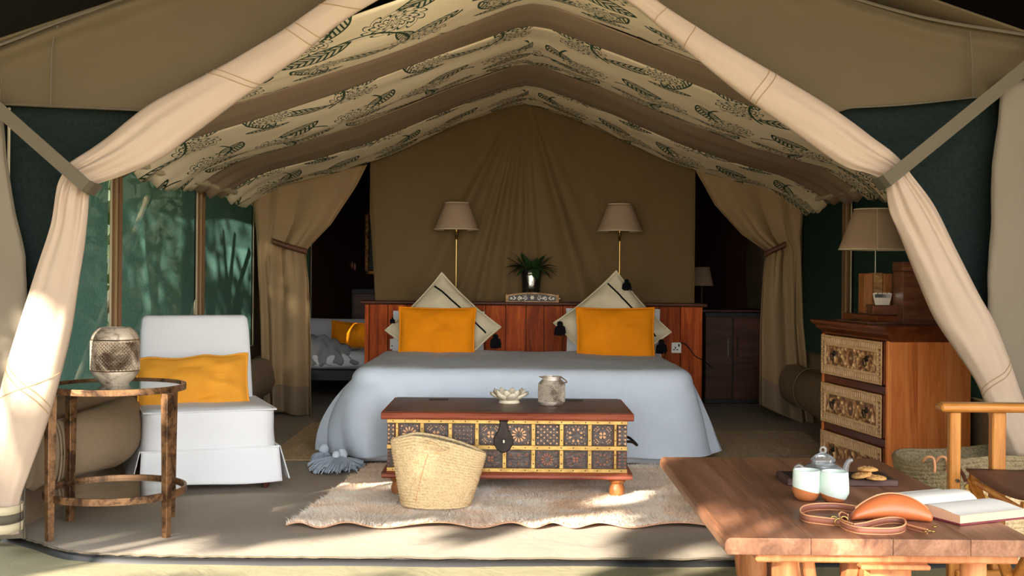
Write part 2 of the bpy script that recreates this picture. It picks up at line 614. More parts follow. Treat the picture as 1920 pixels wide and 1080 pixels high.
def mat_glass(name):
    """thin blown glass: clear through the middle, reflecting towards the edges"""
    m, nt, b = new_mat(name)
    out = nt.nodes['Material Output']
    tr = nt.nodes.new('ShaderNodeBsdfTransparent')
    tr.inputs[0].default_value = (.93, .95, .95, 1)
    gl = nt.nodes.new('ShaderNodeBsdfGlossy')
    gl.inputs['Roughness'].default_value = .04
    lw = nt.nodes.new('ShaderNodeLayerWeight')
    lw.inputs[0].default_value = .32
    x = nt.nodes.new('ShaderNodeMixShader')
    nt.links.new(lw.outputs['Fresnel'], x.inputs[0])
    nt.links.new(tr.outputs[0], x.inputs[1])
    nt.links.new(gl.outputs[0], x.inputs[2])
    df = nt.nodes.new('ShaderNodeBsdfDiffuse')
    df.inputs[0].default_value = (.9, .92, .92, 1)
    y = nt.nodes.new('ShaderNodeMixShader')
    y.inputs[0].default_value = .10  # white diffuse share stands in for bright reflections on the glass
    nt.links.new(x.outputs[0], y.inputs[1])
    nt.links.new(df.outputs[0], y.inputs[2])
    nt.links.new(y.outputs[0], out.inputs[0])
    return m
M['glass'] = mat_glass('clear_glass')
def mat_mirror(name):
    m, nt, b = new_mat(name)
    v = obj_coords(nt)
    f = tex_noise(nt, v, 9, 4)
    nt.links.new(ramp(nt, f, [(.3, srgb(150, 152, 146)), (.7, srgb(190, 192, 186))]), b.inputs['Base Color'])
    b.inputs['Metallic'].default_value = 1.0
    b.inputs['Roughness'].default_value = .07
    return m
M['mirror'] = mat_mirror('antique_mirror')

def mat_straw(name, a, c, rows=0.0):
    m, nt, b = new_mat(name)
    v = obj_coords(nt)
    f = tex_noise(nt, v, 40, 3)
    w = nt.nodes.new('ShaderNodeTexVoronoi')
    w.inputs['Scale'].default_value = 110
    nt.links.new(v, w.inputs['Vector'])
    E.nt = nt
    k = E(f) * .5 + E(w.outputs['Distance']) * .7
    nt.links.new(ramp(nt, k.s, [(.25, a), (.7, c)]), b.inputs['Base Color'])
    b.inputs['Roughness'].default_value = .8
    bump(nt, b, w.outputs['Distance'], .6, .006)
    return m
M['straw'] = mat_straw('woven_palm', srgb(204, 168, 116), srgb(236, 208, 162))
M['straw_dark'] = mat_straw('grey_palm', srgb(104, 90, 64), srgb(150, 132, 98))
M['jute'] = mat_straw('jute_rug', srgb(150, 122, 88), srgb(206, 178, 138))

def mat_mug(name, k):
    m, nt, b = new_mat(name)
    tc = nt.nodes.new('ShaderNodeTexCoord')
    sp = nt.nodes.new('ShaderNodeSeparateXYZ')
    nt.links.new(tc.outputs['Object'], sp.inputs[0])
    E.nt = nt
    h = (E(sp.outputs[2]) + E(sp.outputs[0]) * .24) > k
    mx = nt.nodes.new('ShaderNodeMix')
    mx.data_type = 'RGBA'
    nt.links.new(h.s, mx.inputs[0])
    mx.inputs[6].default_value = srgb(186, 112, 66)
    mx.inputs[7].default_value = srgb(206, 220, 208)
    nt.links.new(mx.outputs[2], b.inputs['Base Color'])
    b.inputs['Roughness'].default_value = .35
    return m

def mat_attr(name, rough=.9):
    """colour stored per blade (the natural colours of the hide or fibre)"""
    m, nt, b = new_mat(name)
    a = nt.nodes.new('ShaderNodeAttribute')
    a.attribute_name = 'tint'
    nt.links.new(a.outputs['Color'], b.inputs['Base Color'])
    b.inputs['Roughness'].default_value = rough
    b.inputs['Specular IOR Level'].default_value = .1
    return m
def mat_carved(name):
    """carved wood: colour goes by height, cut grounds darkened and raised work paled to show the relief"""
    m, nt, b = new_mat(name)
    tc = nt.nodes.new('ShaderNodeTexCoord')
    sp = nt.nodes.new('ShaderNodeSeparateXYZ')
    nt.links.new(tc.outputs['Object'], sp.inputs[0])
    n = tex_noise(nt, tc.outputs['Object'], 30, 4)
    E.nt = nt
    h = (E(sp.outputs[1]) - .0125) * 62.0 + (E(n) - .5) * .5
    nt.links.new(ramp(nt, h.s, [(.0, srgb(110, 70, 40)), (.40, srgb(176, 126, 80)), (.85, srgb(228, 190, 138))]), b.inputs['Base Color'])
    b.inputs['Roughness'].default_value = .5
    return m
M['carving'] = mat_carved('depth_toned_carving')
M['pile'] = mat_attr('hide_pile')
# ================================================================== THE SETTING
XL, XR, YF, YB, YE = -2.05, 2.26, 4.72, 8.95, 12.0
XRIDGE = .09

def roof_z(x):
    t = abs(x - XRIDGE)
    return 2.74 - .34 * t

# ---- floor, veranda, ground
edge = [PF(*p) for p in ((-260, 985), (-60, 992), (20, 1005), (60, 1015), (130, 1035), (250, 1043), (420, 1046), (600, 1047), (900, 1049), (1250, 1050), (1600, 1051), (1920, 1052), (2250, 1052))]
rows = []
NE = 160
for j in range(40):
    t = (j / 39) ** 1.3
    r = []
    for i in range(NE):
        e = curve_at(edge, i / (NE - 1))
        y = lerp(e.y, YE + .2, t)
        x = lerp(e.x, min(max(e.x * 1.0, -2.6), 2.9), t)
        z = .004 * nz(x, y, 0, 3) + .003 * nz(x, y, 5, 9)
        r.append((x, y, z * (1 if t > 0 else 0)))
    rows.append(r)
floor = struct(MB().grid(rows).build('floor', M['floor'], smooth=180))
# the welt sewn along the edge of the groundsheet
m = MB()
pts = []
for i in range(400):
    t = i / 399
    e = curve_at(edge, t)
    k = .012 * nz(t * 60, 3) + .008 * nz(t * 130, 8)
    pts.append((e.x, e.y - .012 + k, .004 + .010 * abs(nz(t * 45, 1)) + .002))
m.tube(pts, .0042, 6)
m.build('edge_welt', M['strap'], floor)
m = MB()
rows = []
for k in range(4):
    r = []
    for i in range(NE):
        e = curve_at(edge, i / (NE - 1))
        r.append((e.x, e.y - (0, .006, .012, .02)[k], (0, -.006, -.012, -.03)[k]))
    rows.append(r)
m.grid(rows)
m.build('floor_skirt', M['black'], floor)

rows = []
for j in range(60):
    y = lerp(-1.0, 5.6, j / 59)
    rows.append([(x, y, -.024 + .006 * nz(x, y, 2, 1.5) + .004 * nz(x, y, 9, 5)) for x in np.linspace(-4.2, 4.2, 90)])
struct(MB().grid(rows).build('floor_veranda', M['veranda'], smooth=180))
rows = [[(x, y, -.09 + .03 * nz(x, y, 0, .3)) for x in np.linspace(-60, 60, 50)] for y in np.linspace(-60, 60, 50)]
struct(MB().grid(rows).build('ground', M['ground'], smooth=180))

# ---- roof canvas and printed liner: the ceiling
rows = []
for i in range(25):
    x = lerp(-2.35, 2.6, i / 24)
    rows.append([(x, y, roof_z(x)) for y in np.linspace(YF - .02, YE + .1, 20)])
ceiling = struct(MB().grid(rows).build('ceiling', M['olive'], solid=.01))

TB = [0, .5, 1.04, 1.37, 1.9, 2.3]
DB = [0, .175, .42, .53, .665, .75]
def liner_z(x, y, kind):
    t = abs(x - XRIDGE)
    back = float(np.interp(t, TB, DB))
    front = .345 * t + .02 * sin(min(1, t / 2) * pi)
    k = min(max((y - 5.2) / 3.6, 0), 1)
    z = 2.395 - lerp(front, back, k)
    if t < .10:
        z -= .02 * (1 - t / .10)
    return z

BANDS = [('pattern', 4.74, 5.59), ('band', 5.59, 6.09), ('pattern', 6.09, 7.20), ('band', 7.20, 8.01), ('pattern', 8.01, 8.94)]
for kind, y0, y1 in BANDS:
    rows, uvs = [], []
    ny = 28
    xs = list(np.linspace(-1.97, 2.17, 110))
    sl = 0
    for i, x in enumerate(xs):
        r, u = [], []
        for j in range(ny):
            f = j / (ny - 1)
            y = lerp(y0 if y0 > 4.8 else y0 + .17 * min(1, max(0, abs(x - XRIDGE) - .9) * 2.5), y1, f)
            z = liner_z(x, y, kind)
            t = abs(x - XRIDGE)
            if kind == 'pattern':
                z -= .035 * sin(f * pi) * min(1, .35 + t)
                z += .014 * nz(x * .9, y * 5, 1) + .006 * nz(x * 3, y * 12, 4)
            else:
                z += .010 * nz(x * .8, y * 6, 7) - .012 * sin(f * pi)
            e = max(0, t - 1.72)
            if e > 0:            # the gathered lower hem
                z -= e * e * .9
                z += .03 * e / .3 * nz(x * 2, y * 7, 3)
            r.append((x, y, z))
            u.append((x * 1.06 - (0 if x < XRIDGE else .37), y))
        rows.append(r)
        uvs.append(u)
    # left of the ridge the print runs one way, right of it the other
    o = MB().grid(rows, uv=lambda i, j: (-uvs[i][j][0] if xs[i] < XRIDGE else uvs[i][j][0], uvs[i][j][1])).build(
        'patterned_liner' if kind == 'pattern' else 'liner_band', M['print'] if kind == 'pattern' else M['band'], ceiling, smooth=180, solid=.004)
# rolled hem along both eaves of the liner, in short gathered lengths
for sx, x in ((-1, -1.95), (1, 2.15)):
    pts, rad = [], []
    for i in range(90):
        y = lerp(4.95, 8.9, i / 89)
        t = abs(x - XRIDGE)
        z = liner_z(x, y, '') - .06 + .018 * nz(y * 4, sx)
        pts.append((x - sx * .03 + .01 * nz(y * 9, 2), y, z))
        rad.append(.022 + .012 * abs(nz(y * 5, 6 + sx)))
    MB().tube(pts, rad, 8).build('rolled_hem', M['piping'], ceiling)

# ---- side walls with netting windows
def wall(side, X, segs):
    s = -1 if side == 'left' else 1
    top, bot = 1.74, .50
    m = MB()
    def panel(y0, y1, z0, z1, bulge=0.0):
        rows = []
        n = max(4, int((y1 - y0) / .08))
        k = max(4, int((z1 - z0) / .07))
        for i in range(n + 1):
            y = lerp(y0, y1, i / n)
            rows.append([(X + s * .01 + .012 * nz(y * 2, z * 2.5, s) + bulge * s * sin((z - z0) / (z1 - z0) * pi), y, z) for z in np.linspace(z0, z1, k)])
        m.grid(rows)
    panel(YF, YE, -.01, bot)
    panel(YF, YE, top, 1.98)
    panel(9.30, 11.35, bot, top)
    w = struct(m.build('wall_' + side, M['wallc'], smooth=180, fix=False))
    return w
wl = wall('left', XL, None)
wr = wall('right', XR, None)

def window(n, X, y0, y1, s, mat='net', z0=.5, z1=1.74):
    rows = [[(X + s * (.012 + .012 * sin(pi * (y - y0) / (y1 - y0)) * sin(pi * (z - z0) / (z1 - z0)) + .003 * nz(y * 3, z * 3, s)), y, z) for z in np.linspace(z0, z1, 14)] for y in np.linspace(y0, y1, 18)]
    w = struct(MB().grid(rows).build('window_%d' % n, M[mat], smooth=180, fix=False))
    # cream binding round the netting
    for a, b in (((y0, z0), (y0, z1)), ((y0, z1), (y1, z1)), ((y1, z1), (y1, z0)), ((y1, z0), (y0, z0))):
        m = MB()
        m.tube([(X - s * .004, lerp(a[0], b[0], t), lerp(a[1], b[1], t)) for t in np.linspace(0, 1, 6)], .006, 6)
        m.build('binding', M['piping'], w)
    return w
def mullion(n, X, y, s, w=.085):
    m = MB()
    m.box((X - s * .012, y, 1.12), (.02, w, 1.25), .005)
    o = struct(m.build('trim_%d' % n, M['trim_wood']))
    MB().tube([(X - s * .03, y + .01, .5), (X - s * .03, y + .01, 1.74)], .013, 8).build('piping_cord', M['trim_wood'], o)
    MB().box((X - s * .025, y - w * .34, 1.12), (.012, .018, 1.25), .003).build('zip_tape', M['inner'], o)
    return o
window(1, XL, 4.76, 5.98, -1)
window(2, XL, 6.08, 7.61, -1)
window(3, XL, 7.71, 9.28, -1)
mullion(1, XL, 6.03, -1)
mullion(2, XL, 7.66, -1, .075)
window(4, XR, 7.95, 9.16, 1)
window(5, XR, 6.3, 7.81, 1)
window(6, XR, 4.76, 6.2, 1)
mullion(3, XR, 7.88, 1, .075)
mullion(4, XR, 6.25, 1, .085)
window(7, XL, 11.4, 11.95, -1)
struct(MB().box((XL + .03, 4.76 + 2.26, 1.765), (.05, 4.5, .06), .008).build('trim_5', M['inner']))
struct(MB().box((XR - .03, 4.76 + 2.22, 1.765), (.05, 4.4, .06), .008).build('trim_6', M['inner']))

# ---- back of the tent
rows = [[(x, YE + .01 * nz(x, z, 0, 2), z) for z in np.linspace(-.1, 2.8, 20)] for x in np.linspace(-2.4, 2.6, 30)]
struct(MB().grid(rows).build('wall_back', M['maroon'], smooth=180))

# the canvas panel that hangs behind the bed, creased from its top point
def panel_behind_bed():
    rows = []
    cr = [(-.46, .030, .05), (-.30, .016, .03), (-.21, .022, .025), (-.10, .02, .03), (.015, .018, .025), (.07, .014, .02), (.28, .036, .045), (.40, .014, .04), (-.62, .012, .05), (.6, .012, .06)]
    for i in range(200):
        u = i / 199
        r = []
        for j in range(70):
            v = j / 69
            z = lerp(.45, 2.44, v)
            xl = lerp(-1.032, -1.09, min(1, (z - .9) / 1.0))
            xr = lerp(1.385, 1.385, v)
            x = lerp(xl, xr, u)
            zt = min(2.44, liner_z(x, YB - .02, '') + .05)
            z = .45 + (zt - .45) * v
            ph = math.atan2(x - XRIDGE, 2.5 - z)
            d = sum(a * math.exp(-((ph - c) / w) ** 2) for c, a, w in cr) * min(1, (2.5 - z) * 1.2) * (1 if z > .8 else 1)
            d *= 1.5
            d += .016 * nz(x * 1.4, z * 1.2, 3)
            r.append((x, YB - d * 1.25, z))
        rows.append(r)
    o = MB().grid(rows).build('canvas_panel', M['panel'], smooth=180, solid=.004, fix=False)
    tag(o, 'olive brown canvas panel hanging creased behind the headboard', 'wall hanging')
    for x0, x1 in ((-1.085, -1.028), (1.385, 1.385)):
        pts = [(lerp(x1, x0, min(1, max(0, (z - .9) / 1.0))), YB - .012, z) for z in np.linspace(.47, 1.88, 14)]
        MB().tube(pts, .007, 6).build('edge_hem', M['panel'], o)
panel_behind_bed()

# tied-back partition curtains
def lines(pts, y):
    """x of a polyline given as (x, y) at height y (pixels)"""
    ys = [p[1] for p in pts]
    return float(np.interp(y, ys, [p[0] for p in pts]))

def partition(side, outer, inner, top, tie_y, botf, Y, label, strap_pts):
    rows = []
    nu, nv = 90, 110
    for j in range(nv):
        v = j / (nv - 1)
        r = []
        for i in range(nu):
            u = i / (nu - 1)
            yt, yb = lerp(top[0], top[1], u), botf(u)
            y = lerp(yt, yb, v)
            xo, xi = lines(outer, y), lines(inner, y)
            x = lerp(xo, xi, u)
            g = math.exp(-((y - tie_y) / 70) ** 2)
            k = abs(y - tie_y) / 300
            d = (.028 + .026 * min(1, k)) * sin(u * 21 + 2.5 * sin(u * 5) + .8 * (y - tie_y) / 300) * (.4 + .6 * u)
            d += .03 * g * abs(sin(u * 13)) + .02 * nz(u * 3, v * 3, 4)
            p = P(x, y, Y)
            p.y -= d + .03
            r.append(p)
        rows.append(r)
    root = thing('partition_curtain', label, 'curtain', P(lines(outer, 780) + (40 if side < 0 else -40), 780, Y) * 1.0)
    root.location.z = 0
    off = root.location
    rows = [[p - off for p in r] for r in rows]
    MB().grid(rows).build('curtain_cloth', M['inner'], root, smooth=180, solid=.004, fix=False)
    hem = [[p + Vector((0, -.006, 0)) for p in r] for r in rows[-14:]]
    MB().grid(hem).build('hem_band', M['wallc'], root, smooth=180, solid=.003, fix=False)
    pts = [P(a, b, Y - .09) - off for a, b in strap_pts]
    pts = [curve_at(pts, t) for t in np.linspace(0, 1, 20)]
    m = MB()
    m.grid([[p + Vector((0, -.004 * 0, .02)), p + Vector((0, -.02, 0)), p + Vector((0, 0, -.02))] for p in pts])
    m.build('tie_band', M['leather_brown'], root, smooth=180, solid=.004, fix=False)
    return root
partition(-1, [(470, 330), (483, 440), (490, 600), (497, 800)], [(693, 300), (668, 350), (622, 420), (582, 462), (574, 472), (580, 530), (584, 640), (586, 800)],
          (352, 308), 466, lambda u: lerp(768, 781, u), 8.85, 'brown canvas curtain tied back left of the bed by the green window', [(511, 452), (540, 462), (577, 472)])
partition(1, [(1510, 330), (1500, 450), (1504, 600), (1512, 700), (1528, 830)], [(1299, 310), (1340, 385), (1390, 440), (1436, 472), (1431, 500), (1424, 600), (1420, 800)],
          (345, 318), 470, lambda u: lerp(802, 757, u), 8.75, 'brown canvas curtain tied back right of the bed beside the dresser', [(1473, 458), (1452, 468), (1432, 478)])

# ---- rolled window blinds along both walls
def blind(side, X, label, y0, y1):
    s = -1 if side == 'left' else 1
    root = thing('rolled_blind', label, 'blind', (X - s * .16, y0, 0))
    rows = []
    for i in range(70):
        y = lerp(y0, y1, i / 69)
        sag = .05 * sin((i / 69) * pi * 2.0 + .6)
        rr = .145 + .02 * nz(y * 1.5, 4, s) - (.03 if i in (0, 69) else 0)
        sq = 1 - (.75 * max(math.exp(-((y - 6.35) / .5) ** 2), math.exp(-((y - 4.92) / .4) ** 2)) if s < 0 else 0)
        rows.append([(rr * .85 * sq * cos(a) + s * (1 - sq) * .12 + .012 * sq * nz(y * 2, a, 3), y - y0, .29 + sag * .35 + rr * sin(a) + .008 * nz(y * 5, a * 2, 1)) for a in np.linspace(0, 2 * pi, 25)[:-1]])
    m = MB().grid(rows, close_u=True)
    n = 24
    m.f.append(tuple(range(n)))
    m.f.append(tuple(len(m.v) - n + k for k in range(n)))
    m.build('roll', M['wallc'], root, smooth=60)
    # the part still hanging from the window sill
    rows = [[(s * (.145 - .06 * t + .01 * nz(y * 3, t * 2)), y - y0, lerp(.52, .36, t)) for t in np.linspace(0, 1, 6)] for y in np.linspace(y0, y1, 50)]
    MB().grid(rows).build('hanging_flap', M['wallc'], root, smooth=180, solid=.004)
    for k in range(4):
        y = lerp(y0 + .25, y1 - .12, k / 3)
        sq = 1 - (.75 * max(math.exp(-((y - 6.35) / .5) ** 2), math.exp(-((y - 4.92) / .4) ** 2)) if s < 0 else 0)
        pts = [(.152 * cos(a) * .85 * sq + s * (1 - sq) * .12, y - y0, .29 + .155 * sin(a)) for a in np.linspace(0, 2 * pi, 25)]
        m = MB()
        m.grid([[(p[0], p[1] - .014, p[2]), (p[0], p[1] + .014, p[2])] for p in pts])
        m.build('strap', M['wallc'], root, smooth=180, solid=.004)
blind('left', XL, 'long rolled canvas blind sagging below the green netting windows', 4.80, 9.05)
blind('right', XR, 'rolled canvas blind in shade behind the carved dresser', 6.6, 9.0)

# ---- front wall: gable canvases, netting, outer canvases, rolled flaps
def front_sheet(name, xs, topf, botf, Y, mat, parent=None, amp=.02, nv=30, kind=True, wr=None):
    rows = []
    for x in xs:
        r = []
        for v in np.linspace(0, 1, nv):
            y = lerp(topf(x), botf(x), v)
            p = P(x, y, Y)
            p.y += amp * nz(p.x * 1.2, p.z * 1.6, 5) + amp * .3 * nz(p.x * 4, p.z * 5, 8)
            if wr:
                p.y -= wr(x, y)
            r.append(p)
        rows.append(r)
    o = MB().grid(rows).build(name, mat, parent, smooth=180, solid=.004, fix=False)
    return o
LT = [(-260, 175), (0, 84), (75, 55), (150, 27), (230, 0), (480, -95), (950, -300)]
LB = [(-260, 190), (0, 197), (265, 210), (300, 225), (410, 150), (540, 85), (650, 18), (950, -150)]
RT = [(950, -300), (1300, -115), (1480, -40), (1610, 0), (1750, 37), (1920, 65), (2200, 110)]
RB = [(950, -150), (1235, 20), (1320, 85), (1440, 155), (1560, 215), (1590, 205), (1700, 198), (1850, 181), (2200, 150)]
ip = lambda pts: (lambda x: float(np.interp(x, [p[0] for p in pts], [p[1] for p in pts])))
def sag(x, y):
    return .05 * math.exp(-((y - ip(LT)(x) - 22 - .0 * x) / 14) ** 2) if x < 950 else .03 * math.exp(-((y - ip(RT)(x) - 26) / 16) ** 2)
wf = struct(front_sheet('wall_front', np.linspace(-260, 950, 90), ip(LT), ip(LB), YF, M['olive'], amp=.05, wr=sag))
front_sheet('gable_canvas', np.linspace(950, 2200, 90), ip(RT), ip(RB), YF, M['olive'], wf, amp=.05, wr=sag)
def seam(pts, Y, r=.003):
    q = [P(a, b, Y) for a, b in pts]
    q = [curve_at(q, t) for t in np.linspace(0, 1, 24)]
    MB().tube(q, r, 6).build('seam', M['strap'], wf)
seam([(-200, 193), (0, 195), (130, 200), (265, 207)], YF - .03)
seam([(108, 48), (98, 90), (95, 198)], YF - .035)
seam([(1575, 203), (1700, 196), (1850, 180)], YF - .03)
seam([(1818, 60), (1822, 110), (1824, 180)], YF - .035)
seam(LT[:6], YF - .02, .007)
seam(RT[2:], YF - .02, .007)
def net_sheet(outer, inner, y0):
    rows = []
    for y in np.linspace(y0, 1000, 50):
        xi = float(np.interp(y, [p[1] for p in inner], [p[0] for p in inner]))
        r = []
        for u in np.linspace(0, 1, 16):
            p = P(lerp(outer, xi, u), y, YF + .06)
            p.y += .03 * nz(p.x * 1.6, p.z * 1.3, 5)
            r.append(p)
        rows.append(r)
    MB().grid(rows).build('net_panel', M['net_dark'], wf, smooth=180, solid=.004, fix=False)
net_sheet(-200, [(285, 165), (235, 250), (145, 330), (130, 420), (110, 500), (85, 600), (58, 700), (35, 800), (15, 900), (0, 1000)], 165)
net_sheet(2150, [(1530, 150), (1570, 215), (1678, 325), (1712, 400), (1750, 480), (1790, 570), (1842, 690), (1900, 830), (1965, 1000)], 150)
# pale outer canvases at both edges of the frame
LE = [(0, 185), (5, 225), (12, 300), (28, 400), (46, 480), (50, 560), (45, 1010)]
RE = [(1884, 120), (1878, 195), (1874, 240), (1862, 310), (1857, 420), (1851, 520), (1856, 620), (1870, 1010)]
def side_sheet(name, edge, x_out, y0, y1, mat, Y, outer):
    rows = []
    for y in np.linspace(y0, y1, 60):
        xe = float(np.interp(y, [p[1] for p in edge], [p[0] for p in edge]))
        r = []
        for u in np.linspace(0, 1, 30):
            p = P(lerp(xe, x_out, u), y, Y)
            p.y += -.03 * sin(u * 9 + y * .006) * u + .03 * nz(p.x * 3, p.z * 2, 4) + .012 * nz(p.x * 8, p.z * 8 + p.x * 9, 2)
            r.append(p)
        rows.append(r)
    o = MB().grid(rows).build(name, mat, wf, smooth=180, solid=.004, fix=False)
    e = [Vector(r[0]) + Vector((0, -.006, 0)) for r in rows]
    MB().tube(e, .005, 6).build('edge_binding', M['strap'], wf)
side_sheet('outer_canvas', LE, -260, 190, 1010, M['grey_canvas'], YF - .02, -1)
side_sheet('outer_canvas', RE, 2200, 150, 1010, M['grey_canvas'], YF - .05, 1)

def flap_loft(pairs, Y, amps, n=64, dep=.62, ph=0.0, steps=10, maxd=.075):
    A = [P(a[0], a[1], Y) for a, b in pairs]
    B = [P(b[0], b[1], Y) for a, b in pairs]
    rows = []
    N = (len(pairs) - 1) * steps + 1
    for i in range(N):
        t = i / (N - 1)
        a, b = curve_at(A, t), curve_at(B, t)
        am = float(np.interp(t * (len(pairs) - 1), range(len(pairs)), amps))
        mid, half = (a + b) / 2, (a - b) / 2
        L = half.length
        d = min(L * dep, maxd)
        r = []
        for k in range(n):
            f = 2 * pi * k / n
            c, s = cos(f), sin(f)
            rip = 1 + am * (sin(7 * f + ph + t * 3) * .6 + sin(12 * f + 1.7 * ph + t * 2) * .4)
            w = .006 * nz(t * 9 + ph, f * 1.3, 2)
            p = mid + half * c * (1 + am * .25 * sin(5 * f)) + Vector((0, -d * s * rip - w, 0))
            r.append(p)
        rows.append(r)
    return rows, A, B

def flap(label, up, up_amp, low, low_amp, straps, ph, seams, Y=YF - .10):
    root = thing('rolled_tent_flap', label, 'tent flap', (0, 0, 0))
    base = P(*low[-1][1], Y)
    root.location = (base.x, base.y, 0)
    off = root.location
    rows, A, B = flap_loft(up, Y, up_amp, ph=ph)
    MB().grid([[p - off for p in r] for r in rows], close_u=True).build('upper_roll', M['flap'], root, smooth=180)
    rows2, A2, B2 = flap_loft(low, Y, low_amp, ph=ph + 1, maxd=.10)
    m = MB().grid([[p - off for p in r] for r in rows2], close_u=True)
    m.f.append(tuple(len(m.v) - 64 + k for k in range(64)))
    m.build('lower_roll', M['flap'], root, smooth=100)
    # stitched seams spiralling round the roll
    for rset, t0, t1 in seams:
        rr = rows if rset == 'u' else rows2
        n = len(rr)
        pts = []
        for k in range(40):
            f = k / 39
            i = min(n - 1.001, lerp(t0, t1, f) * (n - 1))
            j = lerp(2, 30, f)
            i0, j0 = int(i), int(j)
            p = rr[i0][j0] * (1 - (i - i0)) + rr[i0 + 1][j0] * (i - i0)
            p2 = rr[i0][j0 + 1] * (1 - (i - i0)) + rr[i0 + 1][j0 + 1] * (i - i0)
            q = p * (1 - (j - j0)) + p2 * (j - j0)
            pts.append(q + Vector((0, -.001, 0)) - off)
        MB().tube(pts, .0022, 5).build('seam', M['inner'], root)
    # the webbing strap that holds the roll to the tent corner
    a0, a1, w = straps
    qa, qb = P(*a0, Y - .02) - off, P(*a1, Y - .115) - off
    d = (qb - qa).normalized()
    nrm = d.cross(Vector((0, 1, 0))).normalized()
    rows = []
    for t in np.linspace(0, 1, 16):
        p = lerp(qa, qb, t)
        p.y -= .0
        if t > .9:
            p.y += (t - .9) * .0
        rows.append([p + nrm * w / 2, p - nrm * w / 2])
    tail = [(qb + d * .012 + Vector((0, .03, 0))), (qb + d * .02 + Vector((0, .10, 0)))]
    for p in tail:
        rows.append([p + nrm * w / 2, p - nrm * w / 2])
    MB().grid(rows).build('tie_strap', M['strap'], root, smooth=0, solid=.005, fix=False)
    return root, rows2, off

ul = [((800, -115), (835, -70)), ((613, 0), (654, 33)), ((520, 63), (562, 106)), ((410, 127), (470, 172)), ((287, 193), (383, 237)), ((203, 258), (300, 298)), ((158, 290), (232, 328)), ((133, 306), (168, 348))]
ll = [((136, 308), (166, 346)), ((112, 345), (166, 385)), ((98, 420), (160, 450)), ((72, 500), (150, 520)), ((40, 600), (134, 620)), ((10, 700), (112, 710)), ((-10, 790), (86, 800)), ((-22, 870), (58, 880)), ((-20, 940), (36, 945)), ((-16, 1000), (36, 1000))]
r1, rows_l, off_l = flap('peach canvas flap rolled and strapped along the left tent opening', ul, [.0, .0, .0, .0, .05, .14, .30, .45], ll, [.45, .4, .2, .12, .08, .06, .05, .06, .15, .2], ((-70, 145), (160, 348), .052), .4,
     [('u', .16, .12), ('u', .235, .215), ('u', .265, .245), ('u', .44, .40), ('u', .455, .415), ('l', .52, .62), ('l', .535, .635), ('l', .62, .54)])
ur = [((1140, -75), (1095, -40)), ((1231, 0), (1186, 10)), ((1333, 67), (1290, 97)), ((1440, 130), (1382, 172)), ((1563, 205), (1486, 246)), ((1640, 262), (1573, 307)), ((1675, 290), (1625, 324)), ((1694, 308), (1660, 336))]
lr = [((1694, 306), (1660, 336)), ((1704, 325), (1662, 346)), ((1747, 384), (1668, 396)), ((1789, 466), (1690, 450)), ((1831, 549), (1718, 518)), ((1863, 604), (1752, 596)), ((1890, 670), (1792, 658)), ((1915, 744), (1832, 720)), ((1950, 830), (1858, 790)), ((1985, 910), (1885, 860)), ((2020, 1000), (1920, 960))]
flap('peach canvas flap rolled and strapped along the right tent opening', ur, [.0, .0, .0, .0, .05, .14, .30, .45], lr, [.45, .4, .3, .14, .08, .05, .04, .04, .04, .04, .04], ((1990, 72), (1664, 338), .052), 1.3,
     [('u', .17, .20), ('u', .245, .275), ('u', .43, .46), ('u', .445, .475), ('l', .60, .72), ('l', .612, .732)])
# bottom end of the left flap: two bands and a buckle tail
for y, mat in ((952, 'piping'), (967, 'strap'), (985, 'piping')):
    a, b = P(-18, y, YF - .10), P(37, y + 1, YF - .10)
    mid, half = (a + b) / 2, (b - a) / 2
    pts = [mid + half * cos(t) * 1.06 + Vector((0, .085 * sin(t), .0)) for t in np.linspace(0, 2 * pi, 33)]
    w = .017
    MB().grid([[p - off_l + Vector((0, 0, w)), p - off_l - Vector((0, 0, w))] for p in pts]).build('bottom_band', M[mat], r1, smooth=180, solid=.004)

# ---- flysheet over the whole tent, its poles, the trees that shade it
def fly_z(x):
    return 3.45 - abs(x - .05) * .29
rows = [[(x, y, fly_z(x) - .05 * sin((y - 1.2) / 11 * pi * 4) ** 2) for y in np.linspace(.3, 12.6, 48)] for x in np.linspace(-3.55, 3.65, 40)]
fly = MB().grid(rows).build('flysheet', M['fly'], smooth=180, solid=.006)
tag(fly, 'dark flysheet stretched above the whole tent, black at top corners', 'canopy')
rows = [[(-3.55 + .02 * nz(y, z, 3), y, z) for z in np.linspace(2.2, 2.41, 5)] for y in np.linspace(.3, 12.6, 60)]  # unseen valance, added to half-shade a band on the left netting
MB().grid(rows).build('half_shade_valance', mat_mesh_net('valance_net', srgb(60, 58, 46), .45, .3), fly, smooth=180)
rows = [[(3.62 + .05 * nz(y, z, 3), y, z) for z in np.linspace(0, 2.4, 12)] for y in np.linspace(2.6, 12.6, 60)]  # side sheet added outside to keep light off the right windows
MB().grid(rows).build('light_block_drop', M['fly'], fly, smooth=180, solid=.006)
rows = [[(x, 12.6, z) for z in np.linspace(0, 3.4, 8)] for x in np.linspace(-3.55, 3.65, 20)]
MB().grid(rows).build('back_drop', M['fly'], fly, smooth=180, solid=.006)
